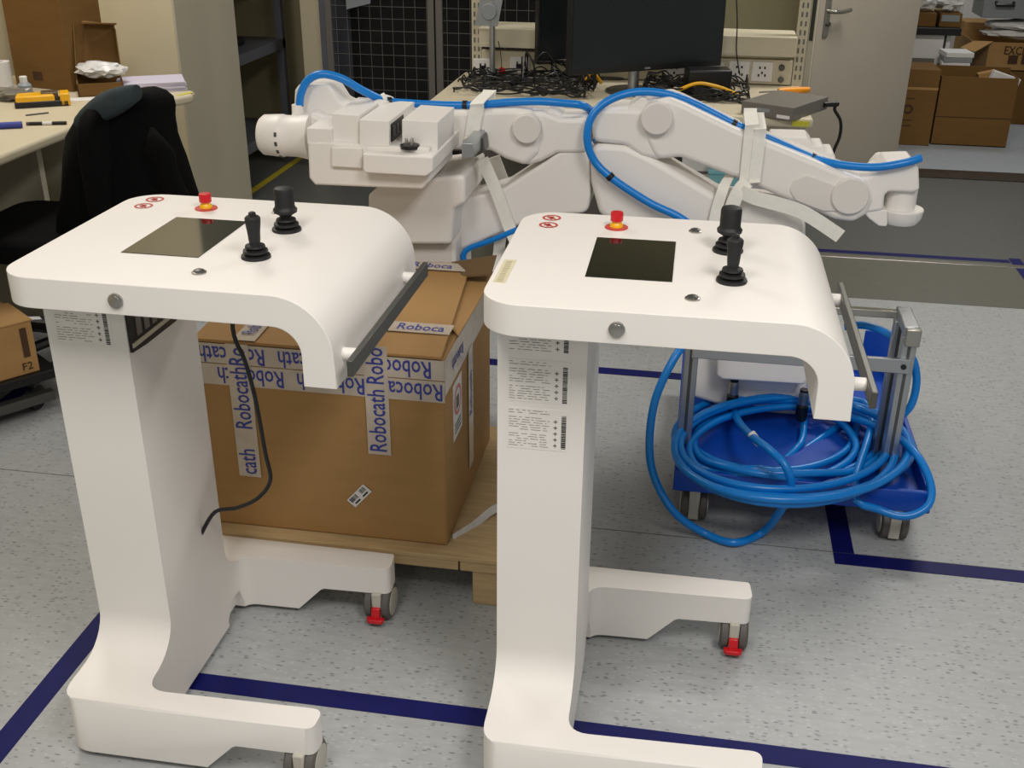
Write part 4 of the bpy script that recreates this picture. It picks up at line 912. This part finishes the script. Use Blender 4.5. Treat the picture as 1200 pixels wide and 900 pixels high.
ch = thing('office_chair', 'black office chair pulled up to the left desk under a jacket', 'chair', (-2.0, 3.15, 0))
obj('seat', prism(NB(), rrect(-2.30, -1.82, 2.90, 3.38, 0.09), 'z', 0.42, 0.50), FABRIC, ch, bevel=0.03, seg=4)
obj('backrest', prism(NB(), rrect(2.93, 3.36, 0.52, 0.90, 0.10), 'x', -1.80, -1.75), FABRIC, ch, bevel=0.02, seg=4)
bm = NB(); tube(bm, [(-2.0, 3.14, 0.41), (-1.80, 3.14, 0.40), (-1.735, 3.14, 0.48), (-1.735, 3.14, 0.75)], 0.018, 10, 4); obj('back_stem', bm, BLACKP, ch)
bm = NB(); tube(bm, [(-2.04, 3.14, 0.09), (-2.04, 3.14, 0.42)], 0.028, 14, 1); obj('gas_lift', bm, BLACKP, ch)
for k in range(5):
    a = 2 * PI * k / 5 + 0.3; e = Vector((-2.04 + 0.29 * math.cos(a), 3.14 + 0.29 * math.sin(a), 0.075))
    bm = NB(); tube(bm, [(-2.04, 3.14, 0.11), e], 0.018, 8, 1); lg = obj('leg', bm, BLACKP, ch)
    obj('wheel', lathe(NB(), [(0.020, -0.018), (0.027, -0.014), (0.027, 0.014), (0.020, 0.018)], (e.x, e.y, 0.0275), 'x', 16), BLACK, lg)
jk = thing('jacket', 'black jacket with a slate hood lining draped over the chair back', 'jacket', (-1.75, 3.15, 0.4))
rings = []; JV = 3.12
prof = [(108, 138, 168), (111, 124, 181), (118, 113, 190), (128, 101, 193), (140, 92, 193), (160, 80, 195), (190, 74, 204), (220, 72, 216), (250, 70, 228), (285, 68, 236)]
for py, xl, xr in prof:
    a, b_ = pv(xl, py, JV), pv(xr, py, JV); c = (a + b_) / 2; hw = (b_.x - a.x) / 2 * 0.92; th = 0.055 + 0.085 * min(1.0, (py - 104) / 90.0)
    ring = []
    for k in range(40):
        t = 2 * PI * k / 40; f = 1 + 0.05 * math.sin(5 * t + py * 0.03) * min(1, (py - 104) / 60)
        f += 0.05 * noise.noise(Vector((math.cos(t) * 2, math.sin(t) * 2, py * 0.02)))
        ring.append((c.x + hw * math.cos(t) * f, JV + 0.03 + th * math.sin(t) * f + 0.10 * math.cos(t) * 0.5, c.z))
    rings.append(ring)
obj('body', loft(NB(), rings), FABRIC, jk, smooth=80)
rings = []
for t_ in range(9):
    s = t_ / 8; px = 92 + (160 - 92) * s; py = 143 - 34 * s ** 0.8
    c = pv(px, py, JV - 0.085 + 0.02 * s); r = 0.010 + 0.032 * math.sin(PI * (0.10 + 0.75 * s))
    rings.append([(c.x + 0.3 * r * math.cos(2 * PI * k / 14), c.y + 0.9 * r * math.cos(2 * PI * k / 14), c.z + r * math.sin(2 * PI * k / 14)) for k in range(14)])
obj('hood', loft(NB(), rings), FABG, jk, smooth=80)
rings = []
for t_ in range(8):
    s = t_ / 7; py = 150 + 100 * s; px = 178 + 34 * s; c = pv(px, py, JV - 0.09); r = (0.042 + 0.006 * math.sin(9 * s)) * min(1.0, 0.15 + 3.2 * s)
    rings.append([(c.x + r * math.cos(2 * PI * k / 14), c.y + 0.7 * r * math.sin(2 * PI * k / 14), c.z) for k in range(14)])
obj('sleeve', loft(NB(), rings), FABRIC, jk, smooth=80)

# things on the left desk
DT = 0.75
tc_ = thing('tall_carton', 'tall brown cardboard box standing at the back of the left desk', 'box', tuple(pz(92, 108, DT)))
a = pz(86, 108, DT); bdir = (pz(16, 100, DT) - a); bdir.z = 0; bdir.normalize(); ndir = Vector((-bdir.y, bdir.x, 0)) * -1
if ndir.y < 0: ndir = -ndir
wv = 0.30
obj('body', prism3(NB(), [a, a + bdir * wv, a + bdir * wv + ndir * 0.20, a + ndir * 0.20], (0, 0, 0.55)), CARDD, tc_, bevel=0.003)
bm = NB(); quad(bm, a - ndir * 0.0008, -bdir, (0, 0, 1), -0.20, -0.15, 0.03, 0.065); obj('print', bm, BINK, tc_)
mb_ = thing('mailer_box', 'small brown mailer box with its lid standing open on the left desk', 'box', tuple(pz(118, 112, DT)))
a, b_ = pz(92, 113, DT), pz(146, 110, DT); e = (b_ - a).normalized(); f = Vector((-e.y, e.x, 0)); L_ = (b_ - a).length; a, b_ = a - f * 0.02, b_ - f * 0.02
for q in ([a, b_, b_ + f * 0.005, a + f * 0.005], [a, a + e * 0.005, a + e * 0.005 + f * 0.16, a + f * 0.16], [b_ - e * 0.005, b_, b_ + f * 0.16, b_ - e * 0.005 + f * 0.16]):
    obj('side', prism3(NB(), q, (0, 0, 0.048)), CARDD, mb_)
obj('bottom', prism3(NB(), [a, b_, b_ + f * 0.16, a + f * 0.16], (0, 0, 0.004)), CARDD, mb_)
zb = Vector((0, 0, 0.048)); lid = obj('lid', prism3(NB(), [a + f * 0.16 + zb, b_ + f * 0.16 + zb, b_ + f * 0.20 + zb * 4.8, a + f * 0.20 + zb * 5.3 + e * 0.03], (0, 0.005, 0)), CARDD, mb_)
obj('side', prism3(NB(), [a + f * 0.16, b_ + f * 0.16, b_ + f * 0.165, a + f * 0.165], (0, 0, 0.048)), CARDD, mb_)
lt, lb = a + f * 0.16 + zb, a + f * 0.20 + zb * 5.2 + e * 0.03
obj('lid_flap', prism3(NB(), [lt, lt - f * 0.05, lb - f * 0.05 - e * 0.01, lb], e * 0.004), CARDD, lid)
rt_, rb_ = b_ + f * 0.16 + zb, b_ + f * 0.20 + zb * 4.6
obj('lid_flap', prism3(NB(), [rt_ + (rb_ - rt_) * 0.25, rt_ - f * 0.05 + (rb_ - rt_) * 0.25, rb_ - f * 0.055, rb_], e * 0.004), CARDD, lid)
top = a + f * 0.20 + zb * 5.2 + e * 0.03
obj('lid_tuck', prism3(NB(), [top + e * 0.03, b_ + f * 0.20 + zb * 4.8, b_ + f * 0.12 + zb * 5.1 + e * 0.01, top - f * 0.06 + e * 0.02], (0, 0, 0.005)), CARDD, lid)
c = a + e * (L_ * 0.55) + f * 0.08
bm = NB(); bmesh.ops.create_icosphere(bm, subdivisions=3, radius=1.0)
for vv in bm.verts: vv.co = Vector((c.x, c.y, DT + 0.085)) + Vector((vv.co.x * 0.095, vv.co.y * 0.06, vv.co.z * 0.030)) * (1 + 0.45 * noise.noise(vv.co * 2.5))
tag(obj('plastic_bag', bm, BAG, smooth=30), 'crumpled clear bag in the open mailer box on the desk', 'bag')
for k in range(6):
    c = pz(178, 104, DT) + Vector((0.0, 0.0, 0)); M = Matrix.Translation((c.x, c.y, DT + 0.0062 * k)) @ Matrix.Rotation(0.55 + 0.05 * math.sin(k * 2.3), 4, 'Z')
    lab = ('lilac booklet at the bottom of the stack at the desk end', 'second lilac booklet from the desk top', 'third lilac booklet up in the desk end stack', 'fourth lilac booklet up in the desk end stack', 'lilac booklet just under the top one at the desk end', 'topmost lilac booklet of the stack at the desk end')[k]
    tag(obj('booklet', box(NB(), -0.125, 0.125, -0.09, 0.09, 0.0, 0.006, M), LILAC, bevel=0.001), lab, 'booklet', 'booklets stacked at the desk end')
yt = thing('yellow_tool', 'yellow and black tool case lying on the left desk', 'tool', tuple(pz(50, 127, DT)))
a, b_ = pz(18, 128, DT), pz(82, 124, DT); e = (b_ - a).normalized(); f = Vector((-e.y, e.x, 0)); L_ = (b_ - a).length
obj('base', prism3(NB(), [a, b_, b_ + f * 0.09, a + f * 0.09], (0, 0, 0.022)), BLACKP, yt, bevel=0.004)
obj('cover', prism3(NB(), [a + e * 0.005 + f * 0.003, a + e * L_ * 0.75 + f * 0.003, a + e * L_ * 0.68 + f * 0.085, a + e * 0.01 + f * 0.085], (0, 0, 0.042)), YEL, yt, bevel=0.006)
obj('end_cap', prism3(NB(), [b_ - e * 0.03, b_ + e * 0.004, b_ + e * 0.004 + f * 0.08, b_ - e * 0.03 + f * 0.08], (0, 0, 0.045)), YEL, yt, bevel=0.005)
obj('window', prism3(NB(), [a + e * L_ * 0.5 + f * 0.03, b_ - e * 0.034 + f * 0.03, b_ - e * 0.034 + f * 0.085, a + e * L_ * 0.5 + f * 0.085], (0, 0, 0.047)), mat('smoky_plastic', (88, 74, 56), 0.3), yt, bevel=0.004)
def pen(name, label, p0, p1, parts, r=0.005):
    a, b_ = pz(*p0, DT + r), pz(*p1, DT + r); t = thing(name, label, 'pen', tuple(a)); s = 0.0
    for nm, fr, m in parts:
        bm = NB(); tube(bm, [a.lerp(b_, s), a.lerp(b_, s + fr)], r, 10, 1); obj(nm, bm, m, t); s += fr
pen('marker_pen', 'thick blue marker lying on the near edge of the desk', (-14, 148), (26, 146), (('barrel', 0.72, INK), ('cap', 0.28, INK)), 0.011)
pen('ballpoint_pen', 'black and white pen lying across the desk edge', (31, 145), (78, 144), (('tip', 0.08, DKMETAL), ('barrel', 0.32, BLACKP), ('clip_band', 0.24, PAPER), ('cap', 0.36, BLACKP)), 0.006)
pen('hex_key', 'thin steel hex key lying beside the yellow tool', (30, 135), (57, 132), (('long_arm', 0.97, DKMETAL), ('end', 0.03, DKMETAL)), 0.003)
bt_ = thing('small_bottle', 'small clear bottle with white cap on the desk', 'bottle', tuple(pz(31, 112, DT)))
c = pz(31, 114, DT); obj('body', lathe(NB(), [(0.024, DT), (0.026, DT + 0.004), (0.026, DT + 0.045), (0.013, DT + 0.058)], (c.x, c.y, 0)), GREYP, bt_)
obj('cap', lathe(NB(), [(0.014, DT + 0.057), (0.014, DT + 0.076), (0.012, DT + 0.078)], (c.x, c.y, 0)), PAPER, bt_)
rl = thing('paper_roll', 'white paper roll standing behind the bottle on the desk', 'roll', tuple(pz(5, 104, DT)))
c = pz(6, 106, DT); obj('roll', lathe(NB(), [(0.035, DT), (0.035, DT + 0.11), (0.012, DT + 0.11), (0.012, DT + 0.105)], (c.x, c.y, 0)), PAPER, rl); obj('core', lathe(NB(), [(0.011, DT + 0.02), (0.011, DT + 0.109)], (c.x, c.y, 0)), CARDI, rl)
c = pz(14, 117, DT); bm = NB(); bmesh.ops.create_icosphere(bm, subdivisions=3, radius=1.0)
for vv in bm.verts: vv.co = Vector((c.x, c.y, DT + 0.022)) + Vector((vv.co.x * 0.10, vv.co.y * 0.05, vv.co.z * 0.024)) * (1 + 0.4 * noise.noise(vv.co * 3))
tag(obj('plastic_bag', bm, mat('smoky_bag', (120, 116, 108), 0.25, var=0.3, scale=30), smooth=30), 'crumpled smoky bag on the desk left of the bottle', 'bag')
c = pz(90, 117, DT); M = Matrix.Translation((c.x, c.y, DT)) @ Matrix.Rotation(0.4, 4, 'Z')
tag(obj('paper_slip', box(NB(), -0.05, 0.06, -0.03, 0.03, 0, 0.002, M), PAPER), 'white paper slip beside the yellow tool on the desk', 'paper')

# trolley with a carton at the left edge
P1, P2 = pz(-30, 393, 0.30), pz(36, 376, 0.30); e = (P2 - P1).normalized(); f = Vector((-e.y, e.x, 0))
if f.x > 0: f = -f
tr = thing('black_trolley', 'low black trolley with wheels at the left edge of the floor', 'trolley', (P2.x, P2.y, 0))
def on(x, y, z): return Vector((P1.x, P1.y, 0)) + e * x + f * y + Vector((0, 0, z))
LL = (P2 - P1).length
obj('deck', prism3(NB(), [on(-0.3, -0.02, 0.105), on(LL + 0.05, -0.02, 0.105), on(LL + 0.05, 0.30, 0.105), on(-0.3, 0.30, 0.105)], (0, 0, 0.03)), BLACKP, tr, bevel=0.004)
obj('frame_rail', prism3(NB(), [on(-0.3, -0.03, 0.04), on(LL + 0.02, -0.03, 0.04), on(LL + 0.02, 0.0, 0.04), on(-0.3, 0.0, 0.04)], (0, 0, 0.03)), DKMETAL, tr)
for x, y in ((LL - 0.02, 0.03), (LL - 0.02, 0.27), (-0.2, 0.03)):
    c = on(x, y, 0.04); obj('wheel', lathe(NB(), [(0.03, -0.015), (0.04, -0.011), (0.04, 0.011), (0.03, 0.015)], (c.x, c.y, 0.04), 'x', 18), BLACK, tr); obj('fork', box(NB(), c.x - 0.012, c.x + 0.012, c.y - 0.012, c.y + 0.012, 0.04, 0.106), DKMETAL, tr)
sc = thing('small_carton', 'brown carton printed F2 lying on the black trolley', 'box', tuple(on(LL / 2, 0.1, 0.135)))
obj('body', prism3(NB(), [on(-0.25, 0, 0.135), on(LL, 0, 0.135), on(LL, 0.29, 0.135), on(-0.25, 0.29, 0.135)], (0, 0, 0.165)), CARD, sc, bevel=0.003)
obj('flap', prism3(NB(), [on(-0.25, 0.0, 0.301), on(LL + 0.004, -0.002, 0.301), on(LL + 0.004, 0.18, 0.304), on(-0.25, 0.18, 0.304)], (0, 0, 0.004)), CARD, sc)
obj('lettering', text_bm('F2', 0.035, on(LL - 0.035, -0.002, 0.160), e, (0, 0, 1)), BINK, sc)
bm = NB(); quad(bm, on(LL - 0.030, -0.002, 0.235), e, (0, 0, 1), -0.010, 0.010, -0.045, 0.05); obj('print', bm, BINK, sc)
obj('lettering', text_bm('WI', 0.05, on(LL - 0.12, 0.09, 0.3065), e, f), BINK, sc)
obj('tape_end', prism3(NB(), [on(LL + 0.004, -0.002, 0.303), on(LL + 0.03, -0.01, 0.30), on(LL + 0.035, 0.02, 0.298), on(LL + 0.004, 0.03, 0.303)], (0, 0, 0.001)), BAG, sc)

# ================================================================== NEXT ROOM, SEEN PAST THE DOOR
def carton(name, label, x0, x1, y0, y1, z0, z1, open_top=False, m=CARDD):
    t = thing(name, label, 'box', ((x0 + x1) / 2, (y0 + y1) / 2, z0))
    if not open_top: obj('body', box(NB(), x0, x1, y0, y1, z0, z1), m, t, bevel=0.004)
    else:
        w_ = 0.006
        for q in ((x0, x1, y0, y0 + w_, z0, z1), (x0, x1, y1 - w_, y1, z0, z1 + 0.03), (x0, x0 + w_, y0 + w_, y1 - w_, z0, z1), (x1 - w_, x1, y0 + w_, y1 - w_, z0, z1)):
            obj('side', box(NB(), *q), m, t)
        obj('bottom', box(NB(), x0, x1, y0, y1, z0, z0 + 0.006), m, t)
    return t
def p7(px, py, v=7.15): return pv(px, py, v)
t = carton('tall_carton', 'upright dark brown carton just beyond the door edge', p7(1040, 120).x, p7(1097, 120).x, 7.15, 7.45, 0.0, p7(1070, 81).z)
c = p7(1064, 128); bm = NB()
for k in range(18):
    a, b2 = 2 * PI * k / 18, 2 * PI * (k + 1) / 18
    bm.faces.new([bm.verts.new((c.x + q * math.cos(w_), 7.1485, c.z + q * math.sin(w_))) for q, w_ in ((0.016, a), (0.030, a), (0.030, b2), (0.016, b2))])
obj('print_mark', bm, BINK, t)
for dz in (0.066, -0.066, -0.10): bm = NB(); quad(bm, (c.x, 7.1485, c.z + dz), (1, 0, 0), (0, 0, 1), -0.05, 0.03, -0.003, 0.003); obj('print_line', bm, BINK, t)
obj('tape_band', box(NB(), p7(1040, 120).x, p7(1097, 120).x, 7.1485, 7.15, c.z + 0.12, c.z + 0.135), CARD, t)
t = carton('wide_carton', 'wide open brown carton on the floor of the next room', p7(1097, 120, 7.2).x + 0.01, p7(1189, 120, 7.2).x, 7.2, 7.45, 0.0, p7(1150, 91, 7.2).z, True)
c = p7(1140, 138, 7.2); bm = box(NB(), p7(1097, 120, 7.2).x + 0.012, p7(1189, 120, 7.2).x, 7.198, 7.2, c.z - 0.002, c.z + 0.002); obj('crease', bm, BINK, t)
for lab, px, w_, rz, m in (('white foam piece sticking up out of the wide carton', 1172, 0.17, 0.3, PAPER), ('brown card piece sticking up out of the wide carton', 1158, 0.10, -0.25, CARD)):
    c = p7(px, 98, 7.34); M = Matrix.Translation((c.x, 7.30 if m is PAPER else 7.38, 0.36)) @ Matrix.Rotation(rz, 4, 'Y')
    tag(obj('packing_piece', box(NB(), -w_ / 2, w_ / 2, -0.03, 0.03, -0.17, 0.07, M), m, bevel=0.004), lab, 'packing')
ct = thing('lab_counter', 'black topped white counter beyond the door', 'counter', (p7(1090, 80, 7.7).x, 7.9, 0))
z_ = p7(1100, 41, 7.70).z
obj('counter_top', box(NB(), 1.15, p7(1127, 36, 7.68).x, 7.68, 8.3, z_, z_ + 0.045), BLACKP, ct, bevel=0.004)
xa = p7(1104, 60, 7.72).x
obj('cabinet_body', box(NB(), 1.17, xa, 7.72, 8.3, 0.0, z_), PAPER, ct)
obj('side_panel', box(NB(), xa + 0.02, xa + 0.045, 7.74, 8.3, 0.0, z_), PAPER, ct)
zc = p7(1080, 68, 7.72).z; obj('drawer_recess', box(NB(), 1.20, xa - 0.04, 7.715, 7.722, zc - 0.07, zc), GREYB, ct)
zt_ = z_ + 0.045
for px0, px1, lab in ((1072, 1097, 'small brown box on the black counter, left of its pair'), (1101, 1127, 'small brown box with a grey label on the black counter edge')):
    t = carton('parts_box', lab, p7(px0, 25, 7.74).x, p7(px1, 25, 7.74).x, 7.74, 7.98, zt_, zt_ + 0.085)
    if px0 > 1090: obj('label_patch', box(NB(), p7(1104, 20, 7.74).x, p7(1125, 20, 7.74).x, 7.738, 7.74, zt_ + 0.035, zt_ + 0.075), GREYP, t)
    c = Vector(t.location); bm = NB(); bmesh.ops.create_icosphere(bm, subdivisions=3, radius=1.0)
    for vv in bm.verts: vv.co = Vector((c.x - 0.01, c.y - 0.03, zt_ + 0.155)) + Vector((vv.co.x * 0.085, vv.co.y * 0.08, vv.co.z * 0.060)) * (1 + 0.5 * noise.noise(vv.co * 2.2 + Vector((px0, 0, 0))))
    tag(obj('plastic_bag', bm, BAG, smooth=30), 'crumpled clear bag heaped on the ' + ('left' if px0 < 1090 else 'labelled') + ' small brown box', 'bag')
# stacked cartons at the right edge
t = carton('base_carton', 'brown carton under the printed open one at the far right', p7(1137, 80, 7.95).x, 2.6, 7.95, 8.4, 0.0, p7(1170, 83, 7.95).z)
zb_ = p7(1170, 83, 7.95).z; za = p7(1180, 50, 7.95).z
t = carton('printed_carton', 'open brown carton with dark printed letters and a raised flap', p7(1137, 70, 7.95).x, 2.6, 7.95, 8.4, zb_ + 0.002, za, True, CARD)
a = p7(1160, 50, 7.945); x0_ = p7(1137, 70, 7.95).x
obj('flap', prism3(NB(), [(x0_, 7.95, za), (a.x + 0.02, 7.95, za), (a.x - 0.12, 7.78, za - 0.045), (x0_ - 0.11, 7.80, za - 0.025)], (0, 0, 0.006)), CARD, t)
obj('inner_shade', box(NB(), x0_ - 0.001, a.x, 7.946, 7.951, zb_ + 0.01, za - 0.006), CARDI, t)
obj('lettering', text_bm('EXCE', 0.075, (p7(1190, 60, 7.945).x, 7.945, p7(1190, 60, 7.945).z), X, Z, 0, 0.8), BINK, t)
c = p7(1187, 70, 7.945)
for k in range(2):
    obj('print_mark', box(NB(), c.x - 0.03 + 0.085 * k, c.x + 0.03 + 0.085 * k, 7.946, 7.949, c.z - 0.028, c.z + 0.028), BINK, t)
for k in range(3):
    zz = p7(1118, 80, 7.66).z
    lab = ('lowest white folder of the pile behind the wide carton', 'middle white folder of the pile behind the wide carton', 'top white folder of the pile behind the wide carton')[k]
    M = Matrix.Translation((p7(1119, 75, 7.55).x, 7.565, 0.43 + 0.031 * k)) @ Matrix.Rotation(0.1 * k - 0.1, 4, 'Z')
    tag(obj('white_folder', box(NB(), -0.085, 0.085, -0.09, 0.09, 0, 0.03, M), PAPER if k != 1 else GREYP, bevel=0.003), lab, 'folder', 'white folders piled behind the wide carton')
t = carton('folder_crate', 'brown crate hidden under the white folders', p7(1119, 75, 7.55).x - 0.09, p7(1119, 75, 7.55).x + 0.09, 7.465, 7.665, 0.0, 0.428)
z0_ = za + 0.012
for k in range(2):
    bm = NB(); bmesh.ops.create_icosphere(bm, subdivisions=3, radius=1.0)
    c = p7(1182, 36 - 11 * k, 8.1)
    for vv in bm.verts: vv.co = Vector((2.10, 8.15, za + 0.035 + 0.06 * k)) + Vector((vv.co.x * 0.24, vv.co.y * 0.14, vv.co.z * 0.032)) * (1 + 0.25 * noise.noise(vv.co * 3 + Vector((k * 5, 0, 0))))
    tag(obj('foam_wrap', bm, PAPER, smooth=40), ('lower' if k == 0 else 'upper') + ' folded sheet of white foam wrap on the printed carton', 'foam')
t = carton('tall_carton', 'tall upright brown carton standing behind the printed one', p7(1127, 50, 8.45).x, p7(1160, 50, 8.45).x, 8.46, 8.7, 0.0, p7(1140, 26, 8.45).z, False, CARD)
t = thing('white_cabinet', 'white cabinet far back in the next room', 'cabinet', (1.95, 9.1, 0))
obj('body', box(NB(), p7(1126, 10, 8.9).x, p7(1160, 10, 8.9).x + 0.5, 8.9, 9.4, 0.0, 1.4), PAPER, t, bevel=0.003); obj('door', box(NB(), p7(1128, 10, 8.9).x, p7(1160, 10, 8.9).x, 8.885, 8.9, 0.05, 1.38), PAPER, t, bevel=0.003)
g_ = thing('grey_tote', 'grey plastic tote with a black handle on the foam wrap', 'tote', (2.15, 8.3, za + 0.14))
zz = za + 0.145
x_ = p7(1151, 15, 8.02).x
obj('body', box(NB(), x_, x_ + 0.5, 8.02, 8.34, zz, zz + 0.13), GREYP, g_, bevel=0.006); obj('lid', box(NB(), x_ - 0.01, x_ + 0.51, 8.01, 8.35, zz + 0.13, zz + 0.16), PAPER, g_, bevel=0.004)
c = p7(1177, 9, 8.01); bm = NB(); tube(bm, [(c.x - 0.055, 8.02, zz + 0.10), (c.x - 0.055, 7.99, zz + 0.085), (c.x + 0.055, 7.99, zz + 0.085), (c.x + 0.055, 8.02, zz + 0.10)], 0.010, 8, 1); obj('handle', bm, BLACKP, g_)
